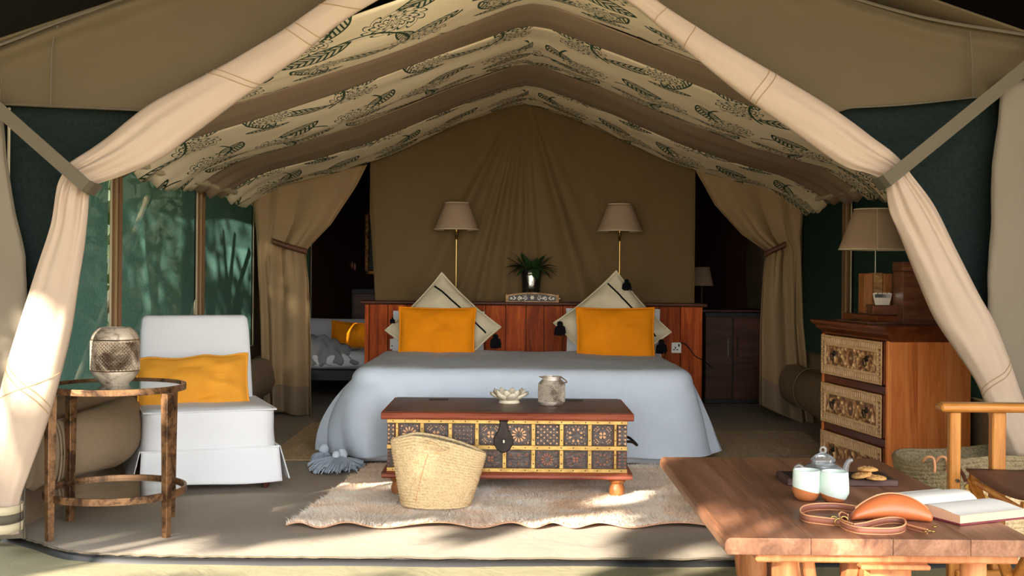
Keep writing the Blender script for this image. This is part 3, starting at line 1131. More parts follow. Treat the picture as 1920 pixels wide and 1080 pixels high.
# pale guy poles outside the left windows
def guy(px0, py0, px1, py1, X, label):
    ps = []
    for px, py in ((px0, py0), (px1, py1)):
        a, b = un(px, py)
        Y = X * F / a
        ps.append(P(px, py, Y))
    d = ps[1] - ps[0]
    foot = ps[0] + d * ((-.07 - ps[0].z) / d.z)
    head = ps[0] - d * .12
    o = thing('guy_pole', label, 'pole', foot)
    MB().tube([Vector((0, 0, 0)), head - foot], .024, 10).build('pole_shaft', M['pole'], o)
    MB().tube([(head - foot) * .985, (head - foot) * 1.004], .028, 10).build('pole_cap', M['pole'], o)
guy(268, 397, 183, 618, -2.62, 'pale leaning pole outside the middle green window')
guy(424, 420, 357, 600, -2.75, 'thinner pale leaning pole outside the far green window')
for i, (y, lab) in enumerate(((3.15, 'forked bark post outside the tent casting its shadow on the near netting'), (4.75, 'forked bark post outside casting its shadow on the middle netting'), (6.55, 'forked bark post outside casting its shadow on the far netting'), (9.2, 'forked bark post outside at the rear corner of the tent'))):
    o = thing('forked_post', lab, 'post', (-3.5, y, -.08))
    MB().tube([(0, 0, 0), (.01, .02, .9), (0, 0, 1.90)], [.05, .042, .036], 10).build('post_shaft', M['bark'], o)
    for s in (-1, 1):
        MB().tube([(0, 0, 1.86), (.0, s * .10, 2.15), (0, s * .17, 2.36)], [.034, .026, .02], 8).build('fork_branch', M['bark'], o)

LIT = [(PF(610, 1032), .10), (PF(680, 1028), .12), (PF(980, 1022), .12), (PF(1060, 1010), .13), (PF(560, 1036), .10), (PF(850, 1040), .07), (PF(900, 1034), .09),  # spots kept sunlit: crowns are shaped with gaps along their sun path
       (PF(100, 1068, -.05), .14), (PF(230, 1062, -.05), .13), (PF(420, 1062, -.05), .07), (PF(640, 1066, -.05), .12), (PF(760, 1060, -.05), .07), (PF(30, 1060, -.05), .12), (PF(900, 1072, -.05), .08), (PF(1090, 1070, -.05), .09), (PF(1330, 1060, -.05), .07),
       (P(35, 600, 4.6), .04), (P(20, 690, 4.6), .08), (P(10, 800, 4.6), .09), (P(20, 900, 4.6), .07), (P(60, 640, 4.6), .05),
       (P(1400, 1022, 2.75), .07), (P(1450, 1022, 2.75), .06), (P(1510, 1025, 2.75), .05), (P(1240, 862, 4.0), .06), (P(1330, 960, 3.1), .05), (P(1650, 1065, 2.9), .05),
       (P(752, 852, 5.16), .03), (P(640, 840, 5.9), .12), (P(690, 870, 6.3), .10), (P(172, 640, 4.85), .035), (P(175, 700, 4.85), .04), (P(140, 735, 4.65), .04), (P(210, 738, 4.65), .035),
       (P(270, 740, 4.65), .05), (P(300, 900, 4.8), .05), (P(1170, 930, 5.6), .06)]
def tree(label, trunk, centre, rad, nleaf, size, seed, gaps=True):
    rn = random.Random(seed)
    o = thing('shade_tree', label, 'tree', trunk)
    t = Vector(trunk)
    cc = Vector(centre)
    MB().tube([(0, 0, 0), (cc - t) * .35 + Vector((.15, .1, 0)), (cc - t) * .8], [.16, .12, .06], 10).build('trunk', M['bark'], o)
    m = MB()
    for k in range(9):
        d = Vector((rn.uniform(-1, 1) * rad[0], rn.uniform(-1, 1) * rad[1], rn.uniform(-.6, .8) * rad[2])) * .8
        m.tube([(cc - t) * .6, (cc - t) * .85 + d * .4, (cc - t) + d], [.05, .03, .012], 6)
    m.build('branches', M['bark'], o)
    m = MB()
    cl = [(Vector((rn.gauss(0, .5) * rad[0], rn.gauss(0, .5) * rad[1], rn.gauss(0, .5) * rad[2])), rn.uniform(.25, .55)) for _ in range(80)]
    n = 0
    while n < nleaf:
        c, r = rn.choice(cl)
        p = cc + c + Vector((rn.gauss(0, r), rn.gauss(0, r), rn.gauss(0, r)))
        n += 1
        if p.z < .15:
            continue
        if gaps:  # leave out leaves that would shade a chosen spot
            ok = True
            for T, g in LIT:
                d = T - p
                if (d - SDIR * d.dot(SDIR)).length < g * 1.25 + size * .5:
                    ok = False
                    break
            if not ok:
                continue
        a = Vector((rn.gauss(0, 1), rn.gauss(0, 1), rn.gauss(0, .6))).normalized()
        b = a.cross(Vector((rn.gauss(0, 1), rn.gauss(0, 1), rn.gauss(0, 1)))).normalized()
        s = size * rn.uniform(.7, 1.3)
        q = p - t
        m.add([q - a * s, q + b * s * .42, q + a * s, q - b * s * .42], [(0, 1, 2, 3)])
    f = m.build('foliage', M['treeleaf'], o, smooth=0, fix=False)
    f['kind'] = 'stuff'
tree('leafy tree left behind the camera, gapped to dapple the flap and floor', (-7.2, -2.6, -.08), (-6.4, -2.4, 4.0), (1.15, .9, 1.05), 17000, .12, 3)
tree('leafy tree behind the camera, placed and gapped to shade the table and rug', (-4.0, -4.6, -.08), (-4.2, -3.9, 4.0), (1.7, 1.2, 1.05), 24000, .12, 5)
tree('leafy tree left of the tent that dapples the netting windows', (-8.0, -.2, -.08), (-7.7, -.1, 4.1), (1.0, 1.3, .8), 1100, .12, 9, False)
def skyscreen(label, x, y0, y1, h, n, seed):  # leaf bank added outside to hold low sky light off the netting
    rn = random.Random(seed)
    o = thing('skyscreen', label, 'skyscreen', (x, y0, -.08))
    rows = [[(.35 * cos(a) * (1 + .3 * nz(y, a)), y - y0, h * .5 + h * .46 * sin(a) * (1 + .12 * nz(y * 1.3, a, 3))) for a in np.linspace(0, 2 * pi, 17)[:-1]] for y in np.linspace(y0, y1, 60)]
    MB().grid(rows, close_u=True).build('inner_growth', M['treeleaf'], o, smooth=0)
    m = MB()
    for k in range(n):
        a = rn.uniform(0, 2 * pi)
        p = Vector((.5 * cos(a) * rn.uniform(.6, 1.2), rn.uniform(0, y1 - y0), h * .5 + h * .52 * sin(a) * rn.uniform(.8, 1.05)))
        if p.z < .02:
            continue
        u = Vector((rn.gauss(0, 1), rn.gauss(0, 1), rn.gauss(0, 1))).normalized()
        w = u.cross(Vector((rn.gauss(0, 1), rn.gauss(0, 1), rn.gauss(0, 1)))).normalized()
        s = .13 * rn.uniform(.7, 1.3)
        m.add([p - u * s, p + w * s * .45, p + u * s, p - w * s * .45], [(0, 1, 2, 3)])
    f = m.build('foliage', M['treeleaf'], o, smooth=0, fix=False)
    f['kind'] = 'stuff'
skyscreen('added unseen hedge at the left edge of the clearing in front of the tent', -10.5, -12.0, 6.0, 4.7, 6000, 18)
skyscreen('added leafy hedge along the left of the tent behind the netting', -4.8, 6.4, 17.0, 3.3, 6000, 8)
# ================================================================== LEFT: side table, lantern, slipper chair
def make_side_table():
    c = Vector((-1.655, 4.925, 0))
    t = thing('side_table', 'round bronzed metal side table with glass top and lower shelf', 'table', c)
    r = .282
    def ring(z, h, ro, nm):
        m = MB()
        prof = [(ro - .012, z - h), (ro, z - h), (ro, z), (ro - .012, z), (ro - .012, z - h)]
        n = 72
        vs, fs = [], []
        for k in range(n):
            a = 2 * pi * k / n
            for q, zz in prof[:4]:
                vs.append((q * cos(a), q * sin(a), zz))
        for k in range(n):
            k2 = (k + 1) % n
            for i in range(4):
                i2 = (i + 1) % 4
                fs.append((k * 4 + i, k2 * 4 + i, k2 * 4 + i2, k * 4 + i2))
        m.add(vs, fs)
        return m.build(nm, M['bronze'], t, bevel=.0015)
    ring(.612, .026, r, 'top_rim')
    ring(.182, .030, r + .006, 'shelf_rim')
    MB().lathe([(0, .592), (r - .013, .592), (r - .013, .604), (0, .604)], 64).build('glass_top', M['mirror'], t)
    MB().lathe([(0, .156), (r - .008, .156), (r - .008, .168), (0, .168)], 64).build('mirror_shelf', M['mirror'], t)
    for px, py in ((102, 1013), (293, 1005), (312, 972), (138, 978)):
        q = PF(px, py) - c
        q.z = 0
        d = q.normalized()
        q = d * (r + .012)
        m = MB()
        a = math.atan2(d.y, d.x)
        Rm = Matrix.Rotation(a, 3, 'Z')
        rows = []
        for z, w in ((0, .011), (.002, .0125), (.16, .0145), (.585, .0185), (.588, .0175)):
            rows.append([q + Rm @ Vector((sx * w, sy * w, 0)) + Vector((0, 0, z)) for sx, sy in ((-1, -1), (1, -1), (1, 1), (-1, 1))])
        m.grid(rows, close_u=True)
        m.f += [(3, 2, 1, 0), (16, 17, 18, 19)]
        m.build('leg', M['bronze'], t, smooth=30, bevel=.0015)
    return t
make_side_table()

def wire_lattice(rfun, z0, z1, nu, nv, th, mat, name, parent, kind='tri'):
    """perforated metal wall: a lattice of triangles or diamonds, thickened along every edge"""
    vs, fs = [], []
    for j in range(nv + 1):
        z = lerp(z0, z1, j / nv)
        for i in range(nu):
            a = 2 * pi * (i + (.5 if j % 2 else 0)) / nu
            r = rfun(z)
            vs.append((r * cos(a), r * sin(a), z))
    for j in range(nv):
        for i in range(nu):
            i2 = (i + 1) % nu
            a, b = j * nu + i, j * nu + i2
            c, d = (j + 1) * nu + i, (j + 1) * nu + i2
            if j % 2 == 0:
                fs += [(a, b, c), (b, d, c)]
            else:
                fs += [(a, b, d), (a, d, c)]
    if kind == 'diamond':
        fs = []
        for j in range(nv - 1):
            for i in range(nu):
                i2, i0 = (i + 1) % nu, (i - 1) % nu
                if j % 2 == 0:
                    fs.append((j * nu + i2, (j + 1) * nu + i2, (j + 2) * nu + i2, (j + 1) * nu + i))
                else:
                    fs.append((j * nu + i, (j + 1) * nu + i2, (j + 2) * nu + i, (j + 1) * nu + i))
    m = MB()
    m.v, m.f = vs, fs
    o = m.build(name, mat, parent, smooth=0, fix=False)
    md = o.modifiers.new('wires', 'WIREFRAME')
    md.thickness = th
    md.use_replace = True
    md.use_even_offset = False
    return o

def make_big_lantern():
    t = thing('lantern', 'large pierced metal lantern with silvery patina on the glass side table', 'lantern', PF(211, 719, .612) + Vector((0, .03, 0)))
    t.location.z = .604
    k = .098
    MB().lathe([(.050, 0), (.056, .0), (.058, .006), (.064, .012), (.078, .026), (.090, .042), (.096, .052), (k, .060), (k, .068)], 48).build('base_bowl', M['lantern'], t)
    MB().lathe([(k, .182), (k + .001, .187), (.097, .190), (.096, .200), (.092, .212), (.083, .226), (.070, .238), (.062, .243), (.056, .243), (.058, .236), (.080, .216), (.092, .184)], 48).build('shoulder', M['lantern'], t)
    wire_lattice(lambda z: k - .001, .064, .186, 40, 16, .0075, M['lantern'], 'pierced_wall', t)
    MB().lathe([(0, .06), (.086, .06), (.086, .185), (.082, .185), (.082, .064), (0, .064)], 40).build('dark_liner', M['dark_iron'], t)
    for z in (.058, .188):
        pts = [(k * cos(a), k * sin(a), z + .004) for a in np.linspace(0, 2 * pi, 49)]
        MB().tube(pts, .0022, 6, cap=False).build('bead_ring', M['bronze'], t)
make_big_lantern()

def pillow_mesh(w, h, th, seed=1, N=26, pinch=.06, droop=0.0, lump=.012):
    m = MB()
    def pt(u, v, s):
        x = u * w / 2 * (1 - pinch * (1 - v * v) * abs(u) ** 1.5)
        y = v * h / 2 * (1 - pinch * (1 - u * u) * abs(v) ** 1.5)
        k = max(0, (1 - abs(u) ** 2.6)) ** .55 * max(0, (1 - abs(v) ** 2.6)) ** .55
        z = s * th / 2 * k
        z += lump * nz(u * 2.2 + seed, v * 2.2, seed * 3.1 + s) * (.3 + k)
        z += lump * .5 * nz(u * 6 + seed, v * 6, seed + s) * k
        y += droop * (nz(u * 2.1, seed * 1.7) * 1.0) * (v + 1) / 2
        return (x, y, z)
    rows_f = [[pt(2 * i / N - 1, 2 * j / N - 1, 1) for j in range(N + 1)] for i in range(N + 1)]
    rows_b = [[pt(2 * i / N - 1, 2 * j / N - 1, -1) for j in range(N + 1)] for i in range(N + 1)]
    # share the rim
    for i in range(N + 1):
        for j in range(N + 1):
            if i in (0, N) or j in (0, N):
                a, b = rows_f[i][j], rows_b[i][j]
                rows_f[i][j] = rows_b[i][j] = (a[0], a[1], (a[2] + b[2]) / 2)
    m.grid(rows_f)
    m.grid([list(r) for r in rows_b])
    rim = [rows_f[i][0] for i in range(N + 1)] + [rows_f[N][j] for j in range(1, N + 1)] + [rows_f[i][N] for i in range(N - 1, -1, -1)] + [rows_f[0][j] for j in range(N - 1, -1, -1)]
    return m, rim

def upright(yaw=0.0, lean=0.0, roll=0.0):
    return Matrix.Rotation(yaw, 4, 'Z') @ Matrix.Rotation(pi / 2 - lean, 4, 'X') @ Matrix.Rotation(roll, 4, 'Z')

def cushion(name, label, cat, centre, w, h, th, mat, yaw=0, lean=.2, roll=0, seed=1, pipe=.006, group=None, pinch=.06, pipe_mat=None, droop=0.0, lump=.012):
    m, rim = pillow_mesh(w, h, th, seed, pinch=pinch, droop=droop, lump=lump)
    t = thing(name, label, cat, group=group)
    t.matrix_world = Matrix.Translation(centre) @ upright(yaw, lean, roll)
    b = m.build('cushion_cover', mat, t, smooth=180)
    if pipe:
        MB().tube(rim, pipe, 6, cap=False).build('piping', pipe_mat or mat, t, smooth=180)
    return t

def make_slipper_chair():
    yaw = radians(22)
    t = thing('slipper_chair', 'armless chair under a white loose cover beside the round table', 'chair', (-1.59, 6.06, 0), yaw)
    W, D = .68, .70
    rng = random.Random(4)
    # seat cushion block with soft edges
    def soft(w0, w1, d0, d1, z0, z1, n=9, cy=0.0, puff=.012, seed=0, r=.035):
        """rounded box as a closed loft, w0/d0 at z0, w1/d1 at z1"""
        rows = []
        zs = [z0 + (z1 - z0) * k / n for k in range(n + 1)]
        prof = [(0, z0)] + [(1, z) for z in zs]
        for k, z in enumerate(zs):
            f = k / n
            w, d = lerp(w0, w1, f), lerp(d0, d1, f)
            e = 0
            if k == n:
                e = r * .45
            rows.append((w / 2 - e, d / 2 - e, z))
        rows[-1] = (rows[-1][0], rows[-1][1], z1)
        rows.insert(-1, (lerp(w0, w1, .97) / 2 - r * .12, lerp(d0, d1, .97) / 2 - r * .12, z1 - r * .4))
        out = []
        for hw, hd, z in rows:
            r_ = []
            for q in range(64):
                a = 2 * pi * q / 64
                ca, sa = cos(a), sin(a)
                p = 9
                s = (abs(ca) ** p + abs(sa) ** p) ** (-1 / p)
                x, y = ca * s * hw, sa * s * hd
                x += .004 * nz(x * 5, z * 9, seed)
                y += .004 * nz(y * 5 + x * 4, z * 9, seed + 4)
                r_.append((x, y + cy, z + .004 * nz(x * 4, y * 4, seed + 2)))
            out.append(r_)
        top = []
        hw, hd, z = rows[-1]
        for s in (.7, .4, .15):
            top.append([(out[-1][q][0] * s, (out[-1][q][1] - cy) * s + cy, z + puff * (1 - s * s) + .005 * nz(out[-1][q][0] * s * 6, out[-1][q][1] * s * 6, seed + 7)) for q in range(64)])
        allr = out + top
        m = MB().grid(allr, close_u=True)
        m.f.append(tuple(len(m.v) - 64 + q for q in range(64)))
        return m
    soft(.66, .64, .66, .64, .19, .405, seed=1).build('seat_cover', M['white'], t, smooth=60)
    # skirt: four hanging panels with kick pleats open at the corners
    def skirt(x0, y0, x1, y1, flare, ph):
        rows = []
        n = 30
        d = Vector((x1 - x0, y1 - y0, 0))
        nrm = Vector((d.y, -d.x, 0)).normalized()
        for j in range(14):
            f = j / 13
            z = lerp(.215, .045, f)
            r = []
            for i in range(n + 1):
                u = i / n
                p = Vector((x0, y0, 0)) + d * lerp(.5, u, 1 + .035 * f)
                p += nrm * (.006 + flare * f + .008 * f * sin(u * 9 + ph) + .010 * f * (abs(u - .5) * 2) ** 4)
                p.z = z + .006 * f * sin(u * 6 + ph)
                r.append(p)
            rows.append(r)
        MB().grid(rows).build('skirt_panel', M['white'], t, smooth=180, solid=.004, fix=False)
    h = .33
    skirt(-h, -h, h, -h, .022, .3)
    skirt(h, -h, h, h, .03, 1.3)
    skirt(h, h, -h, h, .02, 2.1)
    skirt(-h, h, -h, -h, .03, 4.0)
    m = MB()
    for s in (-1, 1):
        m.tube([(s * .33, -.33, .214), (s * .335, 0, .214), (s * .33, .33, .214)], .005, 6)
    m.tube([(-.33, -.335, .214), (.33, -.335, .214)], .005, 6)
    m.build('skirt_seam', M['white'], t)
    # top-edge welt
    pts = [(.318 * (1 if cos(a) > 0 else -1) * min(1, abs(cos(a)) * 1.42), .318 * (1 if sin(a) > 0 else -1) * min(1, abs(sin(a)) * 1.42), .398) for a in np.linspace(0, 2 * pi, 65)]
    MB().tube(pts, .005, 6, cap=False).build('welt', M['white'], t, smooth=180)
    # reclined back
    rows = []
    for k, (f, e) in enumerate(((0, 0), (.12, 0), (.3, 0), (.5, 0), (.7, 0), (.88, 0), (.97, .006), (.995, .018), (1.0, .03))):
        z = lerp(.20, .845, f)
        cy = lerp(.25, .37, f) + .0
        r = []
        for q in range(56):
            a = 2 * pi * q / 56
            ca, sa = cos(a), sin(a)
            s = (abs(ca) ** 7 + abs(sa) ** 7) ** (-1 / 7)
            r.append((ca * s * (lerp(.30, .285, f) - e) - .06 * f * 0 + .003 * nz(z * 6, a), cy + sa * s * (lerp(.085, .06, f) - e) + .004 * nz(ca * 3, z * 6, 2), z))
        rows.append(r)
    m = MB().grid(rows, close_u=True)
    m.f.append(tuple(len(m.v) - 56 + q for q in range(56)))
    m.f.append(tuple(range(56))[::-1])
    m.build('back_cover', M['white'], t, smooth=60)
    for sx in (-1, 1):
        for sy in (-1, 1):
            MB().lathe([(.014, 0), (.017, .004), (.024, .05), (.027, .12), (.027, .30)], 14, (sx * .275, sy * .275, 0)).build('leg', M['cap_wood'], t)
    return t
make_slipper_chair()
cushion('cushion', 'ochre velvet cushion leaning on the white slipper chair', 'cushion', P(362, 726, 6.06) , .57, .33, .16, M['ochre'], radians(16), .34, radians(2.5), 3, .006, droop=.02, lump=.03, pinch=.05)

# ================================================================== BED
BX, BW, BF, BH, BZ = .065, .97, 6.70, 8.62, .535
def make_bed():
    t = thing('double_bed', 'wide double bed with white valance against the plank headboard', 'bed', (BX, BF, 0))
    D = BH - BF
    m = MB().box((0, D / 2, .20), (BW * 2 - .08, D - .06, .26), .02)
    m.build('bed_base', M['black'], t)
    for sx in (-1, 1):
        for y in (.12, D - .12):
            MB().lathe([(.025, 0), (.03, .08)], 12, (sx * (BW - .15), y, 0)).build('leg', M['black'], t)
    MB().box((0, D / 2 + .02, .412), (BW * 2 - .05, D - .04, .20), .06).build('mattress', M['linen'], t, bevel=.02)
    # white valance that shows under the throw
    rows = []
    per = []
    x0 = BW - .06
    for k in range(200):
        u = k / 199 * 3
        if u < 1:
            p = Vector((-x0, lerp(D - .02, -.005, u), 0)); n = Vector((-1, 0, 0))
        elif u < 2:
            p = Vector((lerp(-x0, x0, u - 1), -.005, 0)); n = Vector((0, -1, 0))
        else:
            p = Vector((x0, lerp(-.005, D - .02, u - 2), 0)); n = Vector((1, 0, 0))
        per.append((p, n, u))
    for z in np.linspace(.34, .012, 8):
        f = (.34 - z) / .33
        rows.append([p + n * (.012 * f * (1 + sin(u * 40))) + Vector((0, 0, z)) for p, n, u in per])
    MB().grid(rows).build('valance', M['linen'], t, smooth=180, solid=.003, fix=False)
    return t
make_bed()

def make_throw():
    t = thing('bed_throw', 'pale blue grey woven throw spread over the bed with tassels', 'blanket', (BX, BF, 0))
    rc, n_s = .14, 420
    yb = 1.48
    W = BW + .02
    # perimeter: left side from the back, round the front-left corner, front, front-right corner, right side
    segs = []
    L1 = yb - rc
    L2 = pi / 2 * rc
    L3 = 2 * (W - rc)
    tot = 2 * L1 + 2 * L2 + L3
    def peri(s):
        if s < L1:
            return Vector((-W, yb - s, 0)), Vector((-1, 0, 0))
        s -= L1
        if s < L2:
            a = pi + s / rc
            return Vector((-W + rc + rc * cos(a), rc + rc * sin(a), 0)), Vector((cos(a), sin(a), 0))
        s -= L2
        if s < L3:
            return Vector((-W + rc + s, 0, 0)), Vector((0, -1, 0))
        s -= L3
        if s < L2:
            a = 1.5 * pi + s / rc
            return Vector((W - rc + rc * cos(a), rc + rc * sin(a), 0)), Vector((cos(a), sin(a), 0))
        s -= L2
        return Vector((W, rc + s, 0)), Vector((1, 0, 0))
    sA, sB = L1 + L2 / 2, L1 + L2 * 1.5 + L3      # the two front corners
    ztop = BZ + .012
    re = .075
    NT, ND = 16, 40
    rows = [[] for _ in range(NT + 8 + ND)]
    for i in range(n_s + 1):
        s = tot * i / n_s
        p, n = peri(s)
        gA, gB = math.exp(-((s - sA) / .20) ** 2), math.exp(-((s - sB) / .26) ** 2)
        side = 1 if (s < L1 or s > tot - L1) else 0
        tgt = Vector((0, min(max(p.y, .8), yb), 0))
        inn = p - n * re
        for k in range(NT):
            f = k / NT
            q = lerp(tgt, inn, f)
            z = ztop + .010 * nz(q.x * 2.2, q.y * 2.2, 1) + .006 * nz(q.x * 6, q.y * 5, 4) - .010 * f ** 4
            rows[k].append((q.x, q.y, z))
        for k in range(8):
            a = (k + 1) / 8 * pi / 2 * .96
            q = inn + n * (re * sin(a))
            rows[NT + k].append((q.x, q.y, ztop - .010 - re * (1 - cos(a)) + .006 * nz(q.x * 3, q.y * 3, 8)))
        hem = .045 + (.015 if side else 0) - .015 * gA + .012 * gB + .010 * sin(s * 5)
        for k in range(ND):
            f = (k + 1) / ND
            z = lerp(ztop - .010 - re, hem, f)
            fl = .02 * f + (.10 * gB * f ** 1.1) + (.06 if s > tot - L1 else (.075 if s < L1 else .012)) * f
            fl += (.16 * (f * (1 - f) * 2.2) + .085 * f) * gA
            amp = (.010 + .018 * math.exp(-((s - sA - .30) / .45) ** 2) + .070 * gA * (1 - .35 * f) + .045 * gB + (.02 if side else .0)) * f ** .8
            ph = s * (22 if gA > .1 else 15) + 1.4 * sin(s * 3) - f * .8
            w = amp * sin(ph) + .008 * f * nz(s * 5, f * 3, 6)
            q = p + n * (fl + w)
            # cloth near the left corner is drawn together towards the tassel
            tang = Vector((-n.y, n.x, 0))
            q += tang * ((sA - s) * -.0 + (s - sA) * -.40 * gA * f ** 1.5) * 1.0
            rows[NT + 8 + k].append((q.x, q.y, z))
    m = MB().grid(rows)
    o = m.build('throw_cloth', M['throw'], t, smooth=180, solid=.006)
    # hem line
    def tassel(at, ln, rad, head, out, seed, nst=260):
        rn = random.Random(seed)
        m = MB()
        m.lathe([(0, head), (head * .55, head * .9), (head * .95, head * .3), (head, -head * .2), (head * .75, -head * .8), (0, -head)], 12, at)
        m.build('tassel_head', M['throw'], t, smooth=180)
        m = MB()
        for k in range(nst):
            a = rn.uniform(0, 2 * pi)
            r = rad * sqrt(rn.random())
            tip = Vector((at[0] + out[0] + r * cos(a), at[1] + out[1] + r * sin(a), max(rn.uniform(.008, .05), at[2] - ln * rn.uniform(.7, 1.02))))
            st = Vector((at[0] + r * .35 * cos(a), at[1] + r * .35 * sin(a), at[2] - head * .6))
            mid = (st + tip) / 2 + Vector((cos(a), sin(a), 0)) * r * .22
            m.tube([st, mid, tip], [.0035, .004, .0045], 4, cap=True)
        f = m.build('tassel_strands', M['throw_tassel'], t, smooth=0, fix=False)
        f['kind'] = 'stuff'
    base = Vector((BX, BF, 0))
    for px, py, Y, ln, rad, hd, out, sd in ((641, 852, 6.44, .12, .082, .032, (.055, -.02), 1), (630, 853, 6.38, .14, .118, .022, (-.03, -.03), 2), (607, 842, 6.62, .09, .055, .030, (-.02, 0), 3)):
        tassel(P(px, py, Y) - base, ln, rad, hd, out, sd)
    # frayed fringe at the right hem
    m = MB()
    rn = random.Random(9)
    last = rows[-1]
    for i in range(int(n_s * .76), int(n_s * .86)):
        p = Vector(last[i])
        for k in range(3):
            d = Vector((rn.uniform(-.02, .03), rn.uniform(-.02, .01), -rn.uniform(.015, .03)))
            q = p + d
            q.z = max(.004, q.z)
            m.tube([p, q], [.003, .0015], 4)
    f = m.build('frayed_fringe', M['throw'], t, smooth=0, fix=False)
    f['kind'] = 'stuff'
make_throw()

def make_headboard():
    y0 = 8.65
    xl, xr = -1.085, 1.41
    t = thing('headboard', 'reddish plank headboard with a dark top rail behind the bed', 'headboard', ((xl + xr) / 2, y0, 0))
    cx = (xl + xr) / 2
    edges = [683, 692, 727, 763, 800, 836, 873, 910, 948, 986, 1020, 1055, 1092, 1130, 1166, 1200, 1236, 1276, 1318]
    rn = random.Random(3)
    for a, b in zip(edges[:-1], edges[1:]):
        x0 = lerp(xl, xr, (a - 683) / 635) - cx
        x1 = lerp(xl, xr, (b - 683) / 635) - cx
        MB().box(((x0 + x1) / 2, .012 + rn.uniform(-.002, .002), .44), (x1 - x0 - .004, .024, .82), .003).build('plank', M['head_wood'], t)
    MB().box((0, .13, .43), (xr - xl - .02, .19, .80), .004).build('carcass', M['cap_wood'], t)
    m = MB()
    m.prism([(-.022, .862), (-.022, .868), (-.016, .876), (.24, .876), (.24, .850), (-.006, .850), (-.010, .858)], 'x', xl - cx - .03, xr - cx + .03)
    m.build('top_rail', M['cap_wood'], t, bevel=.002)
    MB().box((0, .05, .02), (xr - xl, .1, .04), .004).build('plinth', M['cap_wood'], t)
    for px, py, w in ((740, 645, .070), (1268, 652, .072)):
        q = P(px, py, y0 - .004) - Vector((cx, y0, 0))
        s = MB().box((q.x, -.006, q.z), (w, .012, .078), .003).build('power_socket', M['switch'], t)
        m = MB()
        for dx, dz, ww, hh in ((-.004, .0, .008, .016), (-.014, -.014, .013, .007), (.010, -.014, .013, .007)):
            m.box((q.x + dx - .004, -.0125, q.z + dz), (ww, .003, hh), .0005)
        m.build('pin_hole', M['black'], s)
        MB().box((q.x + .018, -.0135, q.z + .018), (.012, .006, .02), .001).build('rocker_switch', M['silver'] if px < 1000 else M['black'], s)
    # nail heads
    m = MB()
    for a, b in zip(edges[:-1], edges[1:]):
        for f in (.25, .75):
            x = lerp(xl, xr, (lerp(a, b, f) - 683) / 635) - cx
            for z in (.80, .12):
                m.lathe([(0, 0), (.004, 0), (.003, .002), (0, .003)], 8, (x, 0, z))
    # rotate the nail heads to face forward
    m.v = [(v[0], -.001 - (v[2] - round(v[2] / .68 - .1765) * .68 - .12) * .5, v[2]) for v in m.v]
    o = m.build('nail_heads', M['dark_iron'], t)
    o['kind'] = 'stuff'
make_headboard()
HBZ = .876

# flex running from the right socket
q = [P(1276, 643, 8.60), P(1285, 645, 8.60), P(1294, 655, 8.615), P(1304, 668, 8.62), P(1320, 676, 8.62), P(1334, 690, 8.72)]
o = MB().tube([curve_at(q, t) for t in np.linspace(0, 1, 30)], .0035, 8).build('power_flex', M['black'])
tag(o, 'thin black flex looping from the socket at the right end of the headboard', 'cable')

# pillows
def pillows():
    for px, py, Y, w, h, yaw, lean, lab in ((893, 622, 8.36, .60, .40, .05, .35, 'white flanged pillow standing behind the left mustard cushion'),
                                            (1086, 628, 8.36, .56, .42, -.02, .35, 'white flanged pillow standing behind the right mustard cushion')):
        pass
pillows()
cushion('pillow', 'white flanged pillow showing at both sides of the left mustard cushion', 'pillow', P(822, 628, 8.47), .66, .36, .15, M['linen'], .03, .38, 0, 5, .004, 'white bed pillows', .03)
cushion('pillow', 'white flanged pillow showing left of the right mustard cushion', 'pillow', P(1150, 626, 8.47), .68, .38, .15, M['linen'], -.03, .38, 0, 6, .004, 'white bed pillows', .03)

def tassel_black(t, p, r, seed):
    rn = random.Random(seed)
    m = MB()
    m.lathe([(0, .5 * r), (.45 * r, .35 * r), (.5 * r, 0), (.35 * r, -.4 * r), (0, -.5 * r)], 12, p)
    for k in range(90):
        a, b = rn.uniform(0, 2 * pi), rn.uniform(.2, 1)
        e = Vector((p[0] + r * b * cos(a), p[1] - r * (1.1 + .5 * rn.random()), p[2] + r * b * sin(a)))
        m.tube([p, (Vector(p) + e) / 2 + Vector((r * .25 * cos(a), 0, r * .25 * sin(a))), e], [.004, .005, .004], 4)
    return m.build('tassel', M['black_wool'], t, smooth=0, fix=False)

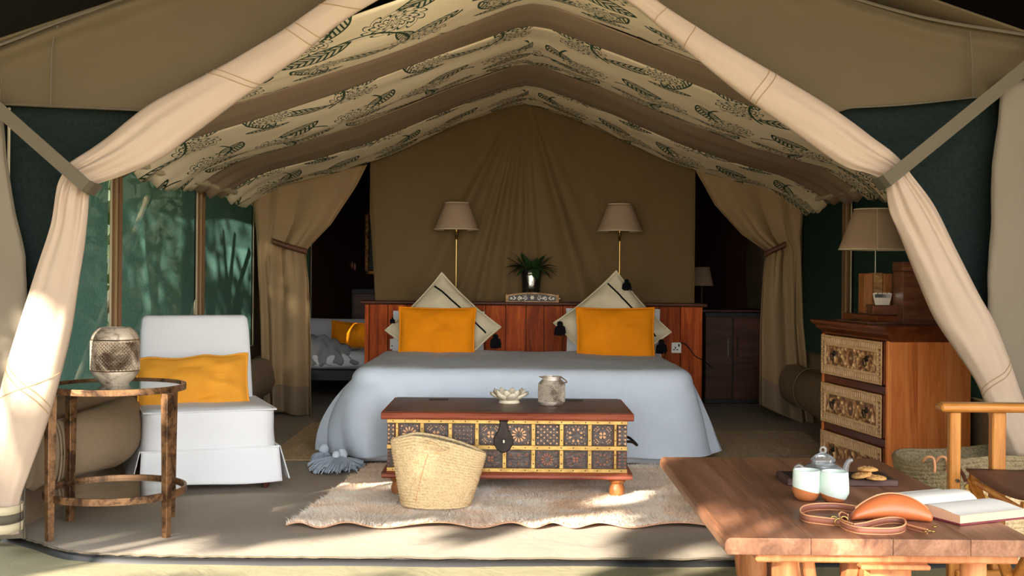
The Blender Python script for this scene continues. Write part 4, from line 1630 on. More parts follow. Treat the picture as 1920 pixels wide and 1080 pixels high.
def cream_cushion(label, c, s, roll, yaw, seed, tas):
    t = cushion('tasselled_cushion', label, 'cushion', c, s, s, .25, M['cream'], yaw, .26, roll, seed, .007, 'cream tasselled cushions', .07, None, .0, .03)
    inv = t.matrix_world.inverted()
    # a black stripe woven across one face
    for off in (-.20 if roll > 0 else -.17, .30 if roll > 0 else .27):
        pts = []
        for k in range(30):
            v = lerp(-.86, .86, k / 29)
            u = off * 2
            kk = max(0, (1 - abs(u) ** 2.6)) ** .55 * max(0, (1 - abs(v) ** 2.6)) ** .55
            pts.append((u * s / 2, v * s / 2, .125 * kk + .03 * (nz(u * 2.2 + seed, v * 2.2, seed * 3.1 + 1) * (.3 + kk)) + .015 * nz(u * 6 + seed, v * 6, seed + 1) * kk + .003))
        MB().tube(pts, .006, 6).build('woven_stripe', M['black_wool'], t, smooth=180)
    for p, r in tas:
        q = inv @ Vector(p)
        # tassels hang straight down in the world: build in world axes then bring into the cushion
        rn = random.Random(seed + int(r * 1e4))
        m = MB()
        W = Vector(p)
        m.lathe([(0, .55 * r), (.4 * r, .4 * r), (.5 * r, 0), (.35 * r, -.4 * r), (0, -.5 * r)], 12, W)
        for k in range(110):
            a, b = rn.uniform(0, 2 * pi), rn.uniform(.2, 1)
            e = W + Vector((r * b * cos(a), r * b * sin(a) * .7, -r * (1.1 + .8 * rn.random())))
            m.tube([W, (W + e) / 2 + Vector((r * .3 * cos(a), r * .2 * sin(a), .15 * r)), e], [.004, .005, .004], 4)
        m.v = [tuple(inv @ Vector(v)) for v in m.v]
        m.build('tassel', M['black_wool'], t, smooth=0, fix=False)
cream_cushion('cream woollen cushion balanced on its corner behind the left mustard cushion', P(831, 616, 8.20), .57, radians(47), .05, 2, ((P(929, 632, 8.12), .042), (P(736, 598, 8.16), .016)))
cream_cushion('cream woollen cushion balanced on its corner behind the right mustard cushion', P(1148, 614, 8.20), .58, radians(41), -.05, 8, ((P(1050, 608, 8.12), .042), (P(1175, 528, 8.20), .034), (P(1240, 642, 8.12), .042)))
cushion('cushion', 'mustard velvet cushion at the left of the bed', 'cushion', P(819, 630, 8.00), .525, .395, .15, M['mustard'], .02, .22, radians(-.5), 1, .006, 'mustard bed cushions', .045, lump=.016)
cushion('cushion', 'mustard velvet cushion at the right of the bed', 'cushion', P(1154, 631, 8.00), .535, .40, .15, M['mustard'], -.02, .22, radians(.4), 4, .006, 'mustard bed cushions', .045, lump=.016)

def bed_lamp(px, label):
    p = P(px, 431, 8.80)
    t = thing('reading_lamp', label, 'lamp', (p.x, 8.80, HBZ), 0, 'brass bedside lamps')
    zb, zt = 1.412 - HBZ, 1.612 - HBZ
    m = MB()
    n = 48
    rb, rt = .167, .088
    rows = []
    for f in np.linspace(0, 1, 8):
        rows.append([(lerp(rb, rt, f) * cos(a), lerp(rb, rt, f) * sin(a), lerp(zb, zt, f)) for a in np.linspace(0, 2 * pi, n + 1)[:-1]])
    m.grid(rows, close_u=True)
    sh = m.build('lamp_shade', M['shade'], t, smooth=180, solid=.003)
    for r, z in ((rb, zb), (rt, zt)):
        MB().tube([(r * cos(a), r * sin(a), z) for a in np.linspace(0, 2 * pi, n + 1)], .004, 6, cap=False).build('shade_binding', M['shade_trim'], sh, smooth=180)
    MB().lathe([(0, 0), (.055, 0), (.055, .008), (.03, .014), (.012, .02), (0, .022)], 24).build('base', M['brass'], t)
    MB().tube([(0, 0, .01), (0, 0, zb + .06)], .0052, 10).build('stem', M['brass'], t)
    MB().lathe([(.005, -.075), (.009, -.07), (.012, -.06), (.009, -.052), (.007, -.045), (.013, -.035), (.015, -.025), (.010, -.016), (.012, 0), (.012, .05), (0, .052)], 16, (0, 0, zb - .0)).build('lamp_holder', M['brass'], t)
    m = MB()
    for k in range(3):
        a = 2 * pi * k / 3
        m.tube([(0, 0, zt - .03), (rt * cos(a), rt * sin(a), zt - .004)], .002, 5)
    m.tube([(0, 0, zb + .05), (0, 0, zt - .03)], .004, 6)
    m.build('shade_carrier', M['brass'], t)
    return t
bed_lamp(856, 'brass stemmed lamp with linen shade above the left cushions')
bed_lamp(1162, 'brass stemmed lamp with linen shade above the right cushions')

# vase, foliage, carved holder on the headboard
def make_vase():
    p = P(996, 545, 8.78)
    t = thing('vase', 'dark glazed vase of glossy green leaves on the headboard ledge', 'vase', (p.x, 8.78, HBZ))
    MB().lathe([(0, 0), (.060, 0), (.064, .004), (.066, .10), (.074, .225), (.076, .235), (.070, .235), (.066, .21), (.058, .02), (0, .02)], 32).build('vase_body', M['black'], t)
    # silvery label on the front of the vase with its white crest
    rows = []
    for z, w in ((.06, .020), (.13, .028), (.19, .040), (.215, .046)):
        r = lerp(.065, .075, z / .23) + .0015
        rows.append([(r * sin(a), -r * cos(a), z) for a in np.linspace(-w / r, w / r, 9)])
    lab = MB().grid(rows).build('silver_label', M['silver'], t, smooth=180, solid=.001, fix=False)
    MB().box((0, -.0785, .213), (.05, .004, .008), .001).build('label_band', M['bone'], lab)
    m = MB()
    crest = [(-.010, .150), (-.012, .158), (-.004, .166), (.006, .165), (.012, .157), (.009, .148), (.013, .142), (.012, .132), (.004, .124), (-.007, .124), (-.004, .131), (.004, .135), (.004, .141), (-.004, .146), (.001, .152), (-.003, .157), (-.007, .153)]
    m.prism(crest, 'y', -.0735, -.0705)
    m.build('white_crest', M['switch'], lab)
    rn = random.Random(21)
    for k in range(46):
        a = rn.uniform(0, 2 * pi)
        el = rn.uniform(-.25, .95)
        L = rn.uniform(.09, .17) * (1.1 if el > .5 else 1)
        d = Vector((cos(a) * cos(el), sin(a) * cos(el) * .55, sin(el)))
        st = Vector((.03 * cos(a), .03 * sin(a), .22)) + Vector((d.x * .03, d.y * .03, .02 + .02 * rn.random()))
        sd = d.cross(Vector((0, 0, 1))).normalized()
        up = sd.cross(d)
        W = rn.uniform(.018, .032)
        rows = []
        for f in np.linspace(0, 1, 7):
            c = st + d * L * f - Vector((0, 0, .35 * L * f * f)) * (1 if el < .6 else .3)
            w = W * sin(pi * min(1, f * .96 + .03)) ** .8
            rows.append([c - sd * w + up * .25 * w, c, c + sd * w + up * .25 * w])
        MB().grid(rows).build('leaf', M['leaf'], t, smooth=180)
    m = MB()
    for k in range(9):
        a = 2 * pi * k / 9
        m.tube([(.02 * cos(a), .02 * sin(a), .03), (.05 * cos(a), .04 * sin(a), .27)], .003, 5)
    m.build('stems', M['leaf'], t)
make_vase()

def make_holder():
    p = P(998, 563, 8.66)
    t = thing('carved_holder', 'small arched wooden holder with white carved scrollwork before the vase', 'letter holder', (p.x, 8.665, HBZ))
    w = .196
    top = lambda x: .050 + .022 * (1 - (x / w) ** 2)
    out = [(-w, 0), (w, 0)] + [(x, top(x)) for x in np.linspace(w, -w, 17)]
    MB().prism(out, 'y', .0, .012).build('front_board', M['carved'], t)
    inn = [(-w + .022, .008), (w - .022, .008)] + [(x, top(x) - .012) for x in np.linspace(w - .022, -w + .022, 17)]
    MB().prism(inn, 'y', -.0015, .001).build('dark_ground', M['black'], t)
    m = MB()
    def petal(cx, cz, a, L, W):
        d, n = Vector((cos(a), 0, sin(a))), Vector((-sin(a), 0, cos(a)))
        c = Vector((cx, -.004, cz))
        vs = [c + d * L * f + n * W * s * sin(pi * f) ** .7 for f, s in ((.02, 0), (.35, 1), (.7, .8), (1, 0), (.7, -.8), (.35, -1))]
        m.add(vs + [v + Vector((0, .003, 0)) for v in vs], [(0, 1, 2, 3, 4, 5)] + [(i, (i + 1) % 6, 6 + (i + 1) % 6, 6 + i) for i in range(6)])
    for cx, cz, r in ((0, .034, .018), (-.085, .030, .014), (.085, .030, .014), (-.155, .028, .012), (.155, .028, .012)):
        for k in range(6):
            petal(cx, cz, k * pi / 3, r, r * .32)
    for s in (-1, 1):
        for x0, a, L in ((.03, .5, .045), (.035, -.5, .03), (.06, 2.2, .03), (.115, .5, .03), (.12, -.4, .03), (.11, 2.4, .03), (.11, -2.4, .025), (.04, 1.2, .03), (.05, .1, .03), (.13, 1.3, .022)):
            petal(s * x0, .028, a if s > 0 else pi - a, L, .0045)
    m.build('scrollwork', M['bone'], t)
    MB().box((0, .055, .018), (2 * w - .01, .10, .008), .002).build('tray_floor', M['carved'], t)
    for s in (-1, 1):
        MB().box((s * (w - .006), .055, .03), (.012, .10, .06), .002).build('side_board', M['carved'], t)
make_holder()
o = MB().box(P(1048, 560, 8.68), (.022, .014, .008), .003).build('white_clip', M['switch'])
o.location.z += 0
tag(o, 'tiny white clip lying right of the carved holder', 'clip')
# ================================================================== RUGS, CHEST, BASKET
def rug(name, label, outline, colf, n, blade, mat_base, seed, z0=.004, fringe=False, wav=0.0):
    """outline: four floor corners (front-left, front-right, back-right, back-left)"""
    fl, fr, br, bl = [Vector((p[0], p[1], 0)) for p in outline]
    c = (fl + fr + br + bl) / 4
    t = thing(name, label, 'rug', c)
    rn = np.random.default_rng(seed)
    def at(u, v):
        return lerp(lerp(fl, fr, u), lerp(bl, br, u), v)
    NU, NV = 120, 60
    def hz(u, v):
        e = math.exp(-v * 18)
        return z0 + wav * (.5 + .5 * sin(u * 46 + 2 * sin(u * 11))) * e
    def pos(u, v):
        p = at(u, v)
        p = p + Vector((.016 * nz(u * 9, v * 9, seed), (.022 * sin(u * 46 + 2 * sin(u * 11)) * math.exp(-v * 16) if wav else 0) + .014 * nz(u * 7, v * 7, seed + 3), 0))
        p.z = hz(u, v)
        return p - c
    rows = [[pos(i / NU, j / NV) for j in range(NV + 1)] for i in range(NU + 1)]
    MB().grid(rows).build('backing', mat_base, t, smooth=180, solid=.006)
    u, v = rn.random(n), rn.random(n)
    vs = np.zeros((n * 3, 3))
    cols = np.zeros((n * 3, 4))
    for k in range(n):
        p = pos(u[k], v[k])
        a = rn.random() * 2 * pi
        ln = blade[0] * (.6 + .8 * rn.random())
        w = blade[1]
        lean = Vector((rn.normal() * .5 + blade[3] * nz(u[k] * 6, v[k] * 3, 9), rn.normal() * .5 + blade[3] * nz(u[k] * 6, v[k] * 3, 19), blade[2])) * ln
        d = Vector((cos(a), sin(a), 0)) * w
        vs[3 * k] = p - d
        vs[3 * k + 1] = p + d
        vs[3 * k + 2] = p + lean
        col = colf(u[k], v[k], rn.random())
        cols[3 * k:3 * k + 3] = col
    me = bpy.data.meshes.new('pile')
    me.vertices.add(n * 3)
    me.vertices.foreach_set('co', vs.ravel())
    me.loops.add(n * 3)
    me.loops.foreach_set('vertex_index', np.arange(n * 3, dtype=np.int32))
    me.polygons.add(n)
    me.polygons.foreach_set('loop_start', np.arange(0, n * 3, 3, dtype=np.int32))
    me.update(calc_edges=True)
    at_ = me.color_attributes.new('tint', 'FLOAT_COLOR', 'POINT')
    at_.data.foreach_set('color', cols.ravel())
    me.materials.append(M['pile'])
    o = bpy.data.objects.new('pile', me)
    C.objects.link(o)
    o.parent = t
    o['kind'] = 'stuff'
    return t

def hide_col(u, v, r):
    # patches of differently coloured hides, sewn together
    pu = u * 7 + .5 * nz(u * 5, v * 4, 2)
    pv = v * 2.2 + .25 * nz(u * 6, v * 5, 6)
    k = nz(math.floor(pu) * 7.3, math.floor(pv) * 5.1, 3.3)
    a, b = Vector(srgb(244, 236, 224)[:3]), Vector(srgb(232, 204, 174)[:3])
    g = Vector(srgb(190, 178, 160)[:3])
    f = min(1, max(0, .45 + 1.0 * k + .8 * nz(u * 9, v * 26, 1)))
    c = lerp(a, b, f)
    gg = min(1, max(0, .35 + 1.3 * nz(u * 8, v * 7, 11)))
    c = lerp(c, g, gg * .6)
    c = c * (.95 + .4 * r)
    return (c.x, c.y, c.z, 1)
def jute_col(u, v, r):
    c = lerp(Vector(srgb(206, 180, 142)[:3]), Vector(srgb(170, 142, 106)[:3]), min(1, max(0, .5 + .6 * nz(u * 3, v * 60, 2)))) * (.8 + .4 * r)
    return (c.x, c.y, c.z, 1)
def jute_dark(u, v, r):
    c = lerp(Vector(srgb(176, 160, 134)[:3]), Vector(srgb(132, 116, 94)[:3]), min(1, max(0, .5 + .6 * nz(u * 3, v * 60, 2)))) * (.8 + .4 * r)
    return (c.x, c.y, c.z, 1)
M['hide_back'] = mat_cloth('hide_backing', srgb(208, 160, 128), .1, 200, .2)
rug('hide_rug', 'large shaggy rug of pieced pale hides under the carved chest', [(-.945, 4.955), (1.02, 5.03), (1.02, 6.60), (-.79, 6.55)], hide_col, 150000, (.026, .0028, .55, 1.1), M['hide_back'], 5, .012, wav=.013)
rug('woven_rug', 'straw coloured flat woven rug left of the bed', [(-1.42, 6.74), (-.80, 6.73), (-.80, 8.40), (-1.42, 8.38)], jute_col, 40000, (.011, .003, .5, .4), M['jute'], 7, .006)
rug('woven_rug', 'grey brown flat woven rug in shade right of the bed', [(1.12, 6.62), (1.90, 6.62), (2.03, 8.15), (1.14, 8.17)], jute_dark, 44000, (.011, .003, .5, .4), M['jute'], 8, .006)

def make_chest():
    x0, x1, y0, y1 = -.592, .560, 5.62, 6.22
    zf = .022
    cx = (x0 + x1) / 2
    W, D = x1 - x0, y1 - y0
    t = thing('wooden_chest', 'carved wooden chest with brass strips and dark embossed plates', 'chest', (cx, y0, zf))
    zb, zt = .115, .366       # body
    MB().box((0, D / 2, (zb + zt) / 2), (W - .012, D - .012, zt - zb), .004).build('body', M['chest_red'], t)
    # lid with a rounded nosing, made of boards
    lw = 1.205
    lx = (P(951.5, 780, 5.6).x - cx)
    m = MB()
    nose = [(-.030, .366), (-.040, .374), (-.042, .388), (-.036, .398), (-.026, .402), (D + .02, .402), (D + .02, .366)]
    m.prism(nose, 'x', lx - lw / 2, lx + lw / 2)
    lid = m.build('lid', M['chest_red'], t, bevel=.004)
    for k in range(5):
        ya, yb = lerp(-.022, D + .012, k / 5), lerp(-.022, D + .012, (k + 1) / 5)
        MB().box((lx, (ya + yb) / 2, .402), (lw - .03, yb - ya - .003, .006), .0015).build('lid_board', M['chest_lid'], lid)
    for hx in (-.36, .34):
        MB().box((lx + hx, D - .10, .4065), (.10, .05, .004), .001).build('hinge_plate', M['dark_iron'], lid)
    # base moulding and feet
    m = MB()
    m.prism([(-.022, .085), (-.030, .092), (-.026, .103), (-.012, .112), (-.002, .116), (D, .116), (D + .02, .085)], 'x', -W / 2 - .022, W / 2 + .024)
    m.build('base_moulding', M['chest_red'], t, bevel=.002)
    for sx in (-1, 1):
        MB().box((sx * (W / 2 + .012), D / 2 - .005, .100), (.024, D + .03, .03), .004).build('side_moulding', M['cap_wood'], t)
    for sx in (-1, 1):
        for y in (.045, D - .05):
            MB().lathe([(.022, 0), (.034, .004), (.038, .02), (.037, .038), (.030, .052), (.030, .058), (.042, .070), (.044, .086), (0, .086)], 20, (sx * (W / 2 - .055) + (.0 if sx < 0 else .01), y, 0)).build('turned_foot', M['chest_foot'], t)
    # brass strips
    X = lambda px: lerp(-W / 2, W / 2, (px - 728) / (1180 - 728))
    cols = [728, 747, 794, 847, 897, 949, 1003, 1056, 1109, 1157, 1180]
    zm = lerp(zt, zb, .53)
    sw = .022
    strips = []
    def strip(xa, xb, za, zb_, jitter=0):
        xs, zs = (xa + xb) / 2, (za + zb_) / 2
        b = MB().box((xs, -.004, zs), (abs(xb - xa), .009, abs(zb_ - za)), .002).build('brass_strip', M['brass_strip'], t)
        m = MB()
        n = max(2, int(max(abs(xb - xa), abs(zb_ - za)) / .055))
        for k in range(n):
            f = (k + .5) / n
            p = (lerp(xa, xb, f), -.0085, zs) if abs(xb - xa) > abs(zb_ - za) else (xs, -.0085, lerp(za, zb_, f))
            m.box(p, (.0055, .003, .0055), .0013)
        m.build('strip_nails', M['dark_iron'], b)
    strip(-W / 2, W / 2, zt - .020, zt)
    strip(-W / 2, W / 2, zm - sw / 2, zm + sw / 2)
    strip(-W / 2, W / 2, zb, zb + .020)
    for px in cols[1:-1]:
        w = .020 if px not in (747, 1157) else .013
        x = X(px)
        if px != 949:
            strip(x - w / 2, x + w / 2, zm + sw / 2, zt - .020)
        strip(x - w / 2, x + w / 2, zb + .020, zm - sw / 2)
    # embossed plates with metal inlay; every plate its own part
    def inlay(kind, w, h, m):
        S = min(w, h)
        def pet(cx, cz, a, L, Wd, blunt=.5):
            d, n = (cos(a), sin(a)), (-sin(a), cos(a))
            pts = []
            for f, s in ((0, 0), (.4, .75), (.75, 1), (1, blunt), (1, -blunt), (.75, -1), (.4, -.75)):
                pts.append((cx + d[0] * L * f + n[0] * Wd * s, cz + d[1] * L * f + n[1] * Wd * s))
            m.prism(pts, 'y', -.0085, -.004)
        def dia(cx, cz, r, ph=0, k=4):
            m.prism([(cx + r * cos(ph + 2 * pi * q / k), cz + r * sin(ph + 2 * pi * q / k)) for q in range(k)], 'y', -.0085, -.004)
        if kind == 'rosette':
            for q in range(12):
                a = 2 * pi * q / 12
                pet(.14 * S * cos(a), .14 * S * sin(a), a, .24 * S, .045 * S)
            for sx in (-1, 1):
                for sz in (-1, 1):
                    dia(sx * .40 * w, sz * .40 * h, .05 * S)
                    dia(sx * .44 * w, sz * .28 * h, .025 * S)
                    dia(sx * .28 * w, sz * .44 * h, .025 * S)
        elif kind == 'star':
            for q in range(8):
                a = 2 * pi * (q + .5) / 8
                pet(.22 * S * cos(a), .22 * S * sin(a), a, .15 * S, .055 * S, .2)
            for q in range(16):
                a = 2 * pi * q / 16
                dia(.45 * S * cos(a), .45 * S * sin(a), .03 * S, a)
            for sx in (-1, 1):
                for sz in (-1, 1):
                    dia(sx * .42 * w, sz * .42 * h, .04 * S)
        elif kind == 'cross':
            for q in range(4):
                a = pi / 4 + q * pi / 2
                pet(.03 * S * cos(a), .03 * S * sin(a), a, .16 * S, .07 * S, .8)
                for r in (.30, .40):
                    for s in (-.22, 0, .22):
                        dia(r * S * 1.25 * cos(a + s), r * S * 1.25 * sin(a + s), .034 * S, a)
            for q in range(4):
                a = q * pi / 2
                dia(.36 * S * cos(a), .36 * S * sin(a), .035 * S)
        elif kind == 'grid':
            for i in range(5):
                for j in range(5):
                    m.box((lerp(-.38, .38, i / 4) * w, -.006, lerp(-.40, .40, j / 4) * h), (.055 * w, .004, .05 * h), .001)
        elif kind == 'lattice':
            for i in range(7):
                for j in range(7):
                    if (i + j) % 2 == 0:
                        dia(lerp(-.43, .43, i / 6) * w, lerp(-.43, .43, j / 6) * h, .052 * S)
        elif kind == 'six':
            for i in range(3):
                for j in range(2):
                    for q in range(4):
                        a = q * pi / 2
                        dia(lerp(-.34, .34, i / 2) * w + .06 * S * cos(a), lerp(-.26, .26, j) * h + .06 * S * sin(a), .04 * S, a)
        elif kind == 'bar':
            n = 5
            for j in range(n):
                z = lerp(-.42, .42, j / (n - 1)) * h
                for s in (-1, 1):
                    m.prism([(s * w * .42, z - .07 * h), (s * w * .42, z + .07 * h), (s * w * .14, z)], 'y', -.0085, -.004)
    def relief(w, h, m):
        # raised border and beads of the embossed sheet
        b = .005
        m.box((0, -.005, h / 2 - .006), (w - .006, .004, b), .0012)
        m.box((0, -.005, -h / 2 + .006), (w - .006, .004, b), .0012)
        m.box((w / 2 - .006, -.005, 0), (b, .004, h - .006), .0012)
        m.box((-w / 2 + .006, -.005, 0), (b, .004, h - .006), .0012)
    up = ['bar', 'rosette', 'cross', 'grid', 'cross', 'rosette', 'lattice', 'star', 'cross', 'bar']
    lo = ['bar', 'star', 'lattice', 'star', 'cross', 'six', 'rosette', 'cross', 'star', 'bar']
    for row, kinds in ((0, up), (1, lo)):
        for c in range(10):
            xa, xb = X(cols[c]), X(cols[c + 1])
            xa += .010 if c > 0 else .002
            xb -= .010 if c < 9 else .002
            za, zb2 = (zm + sw / 2, zt - .020) if row == 0 else (zb + .020, zm - sw / 2)
            w, h = xb - xa - .002, zb2 - za - .002
            m = MB()
            m.box((0, 0, 0), (w, .008, h), .001)
            relief(w, h, m)
            pl = m.build('embossed_plate', M['chest_plate'], t, loc=((xa + xb) / 2, -.002, (za + zb2) / 2))
            m = MB()
            inlay(kinds[c], w * .94, h * .94, m)
            il = m.build('inlay', M['copper'] if row == 0 else M['copper_dark'], pl, smooth=0)
            il['kind'] = 'stuff'
    # hasp
    hx = X(947)
    m = MB()
    out = [(-.020, .0), (-.018, -.03), (-.026, -.055), (-.045, -.085), (-.047, -.115), (-.034, -.142), (-.012, -.158), (0, -.163), (.012, -.158), (.034, -.142), (.047, -.115), (.045, -.085), (.026, -.055), (.018, -.03), (.020, 0)]
    m.prism([(x, z) for x, z in out], 'y', -.022, -.012)
    h = m.build('hasp', M['dark_iron'], t, bevel=.004, loc=(hx, 0, zt + .004))
    MB().box((0, -.024, -.105), (.018, .006, .026), .002).build('keyhole', M['black'], h)
    MB().box((.002, -.026, -.105), (.010, .006, .016), .001).build('staple', M['silver'], h)
    MB().tube([(-.022, -.018, 0), (.022, -.018, 0)], .012, 10).build('hasp_hinge', M['dark_iron'], h)
    # ring handle on the right end
    q = [Vector((W / 2 + .004, .22, .26)), Vector((W / 2 + .03, .20, .255)), Vector((W / 2 + .055, .16, .235)), Vector((W / 2 + .055, .10, .235)), Vector((W / 2 + .03, .06, .255)), Vector((W / 2 + .004, .04, .26))]
    MB().tube([curve_at(q, f) for f in np.linspace(0, 1, 20)], .007, 8).build('iron_handle', M['dark_iron'], t)
make_chest()
CTOP = .022 + .4055

def make_lotus():
    p = PF(955, 756, CTOP)
    t = thing('lotus_dish', 'cream stone dish shaped like an open lotus on the chest lid', 'dish', (p.x, p.y, CTOP))
    MB().lathe([(0, 0), (.050, 0), (.054, .004), (.050, .016), (.040, .020), (0, .020)], 32).build('base', M['lotus'], t)
    MB().lathe([(0, .018), (.05, .02), (.055, .024), (0, .026)], 32).build('dish_floor', M['lotus'], t)
    for ring, n, L, lift, W in ((0, 8, .062, .030, .030), (1, 8, .042, .045, .024)):
        for k in range(n):
            a = 2 * pi * (k + .5 * ring) / n + .2
            d, s = Vector((cos(a), sin(a), 0)), Vector((-sin(a), cos(a), 0))
            rows = []
            for f in np.linspace(0, 1, 8):
                w = W * (sin(pi * min(1, f * .92 + .08)) ** .6) * (1 if f < .98 else .15)
                c = d * (.036 + L * f) + Vector((0, 0, .020 + lift * f ** 1.5))
                rows.append([c - s * w + Vector((0, 0, .010 * f)), c + Vector((0, 0, -.002)), c + s * w + Vector((0, 0, .010 * f))])
            MB().grid(rows).build('petal', M['lotus'], t, smooth=180, solid=.005)
make_lotus()

def make_jar_lantern():
    p = PF(1034, 759, CTOP)
    t = thing('jar_lantern', 'small pierced metal jar lantern with wire handle on the chest lid', 'lantern', (p.x, p.y, CTOP))
    k = .066
    MB().lathe([(.044, 0), (.058, .001), (.063, .008), (k, .014), (k, .020)], 40).build('base_band', M['jar_metal'], t)
    MB().lathe([(k, .104), (.064, .112), (.055, .122), (.048, .127), (.047, .134), (.052, .138), (.052, .143), (.046, .143), (.045, .128), (.060, .108)], 40).build('neck', M['jar_metal'], t)
    wire_lattice(lambda z: k - .0005, .016, .108, 30, 20, .006, M['jar_metal'], 'pierced_wall', t, 'diamond')
    MB().lathe([(0, .014), (.056, .014), (.058, .105), (.054, .105), (.052, .018), (0, .018)], 32).build('dark_liner', M['dark_iron'], t)
    q = [Vector((-.050, 0, .138)), Vector((-.062, .0, .142)), Vector((-.03, .045, .128)), Vector((.03, .05, .115)), Vector((.074, .012, .112)), Vector((.070, .0, .124)), Vector((.050, 0, .138))]
    MB().tube([curve_at(q, f) for f in np.linspace(0, 1, 30)], .0028, 8).build('wire_handle', M['bronze'], t)
make_jar_lantern()

def make_basket():
    p = PF(820, 969)
    Y0 = p.y + .12
    t = thing('straw_basket', 'wide mouthed woven straw basket leaning against the chest', 'basket', (P(817, 960, Y0).x, Y0, .028))
    NR, NA = 23, 84
    lean = .06
    def pt(k, a, off=0.0):
        f = k
        ax = lerp(.152, .218, f ** .85)
        ay = lerp(.105, .098, f) * (1 - .25 * f * f)
        x = (ax + off) * cos(a)
        y = (ay + off) * sin(a)
        q = max(0, x + .10)
        e = .308 - .10 * q - .52 * q * q - .25 * max(0, -x - .12)
        rim = e - .012 * (1 + sin(a)) * 0
        z = f * rim
        x += .012 * f - .006 * f * f
        y += lean * f * f + .014 * nz(x * 5, f * 3, 2) * f
        return (x, y, z)
    rows = []
    per = 6
    for i in range(NR * per + 1):
        f = i / (NR * per)
        r_ = .006 * abs(sin(pi * i / per)) ** .7
        rows.append([pt(f, 2 * pi * q / NA, r_ + .0008 * sin(q * 21 / NA * 2 * pi)) for q in range(NA)])
    m = MB().grid(rows, close_u=True)
    m.f.append(tuple(range(NA))[::-1])
    m.build('woven_body', M['straw'], t, smooth=180)
    rows = [[pt(f, 2 * pi * q / NA, -.008) for q in range(NA)] for f in np.linspace(1, .06, 24)]
    m = MB().grid(rows, close_u=True)
    m.f.append(tuple(len(m.v) - NA + q for q in range(NA)))
    m.build('inner_wall', M['straw_dark'], t, smooth=180)
    pts = [Vector(pt(1.0, 2 * pi * q / NA, -.004)) + Vector((0, 0, .002)) for q in range(NA + 1)]
    MB().tube(pts, .0065, 8, cap=False).build('rim_braid', M['straw'], t, smooth=180)
    # cord handle knotted through the front
    rn = random.Random(5)
    c = Vector(pt(.90, 1.5 * pi, .006))
    q = [c + Vector((-.055, 0, .022)), c + Vector((-.03, -.014, .040)), c + Vector((.0, -.014, .030)), c + Vector((.03, -.012, .006)), c + Vector((.055, -.010, -.004)), c + Vector((.02, -.012, -.014)), c + Vector((-.03, -.010, -.004)), c + Vector((-.045, -.006, .012))]
    MB().tube([curve_at(q, f) for f in np.linspace(0, 1, 40)], .0045, 7).build('cord_handle', M['straw'], t, smooth=180)
    m = MB()
    for k in range(14):
        d = Vector((rn.uniform(-.03, .03), -rn.uniform(.002, .012), rn.uniform(-.05, .01)))
        m.tube([c + Vector((rn.uniform(-.02, .02), -.008, .0)), c + d], .0018, 4)
    m.build('raffia_ends', M['straw'], t, smooth=0)
    pts = [Vector(pt(f, 1.44 * pi - .5 * (.8 - f), .004)) for f in np.linspace(.8, .1, 16)]
    MB().tube(pts, .0025, 5).build('raffia_strand', M['leather_edge'], t)
make_basket()

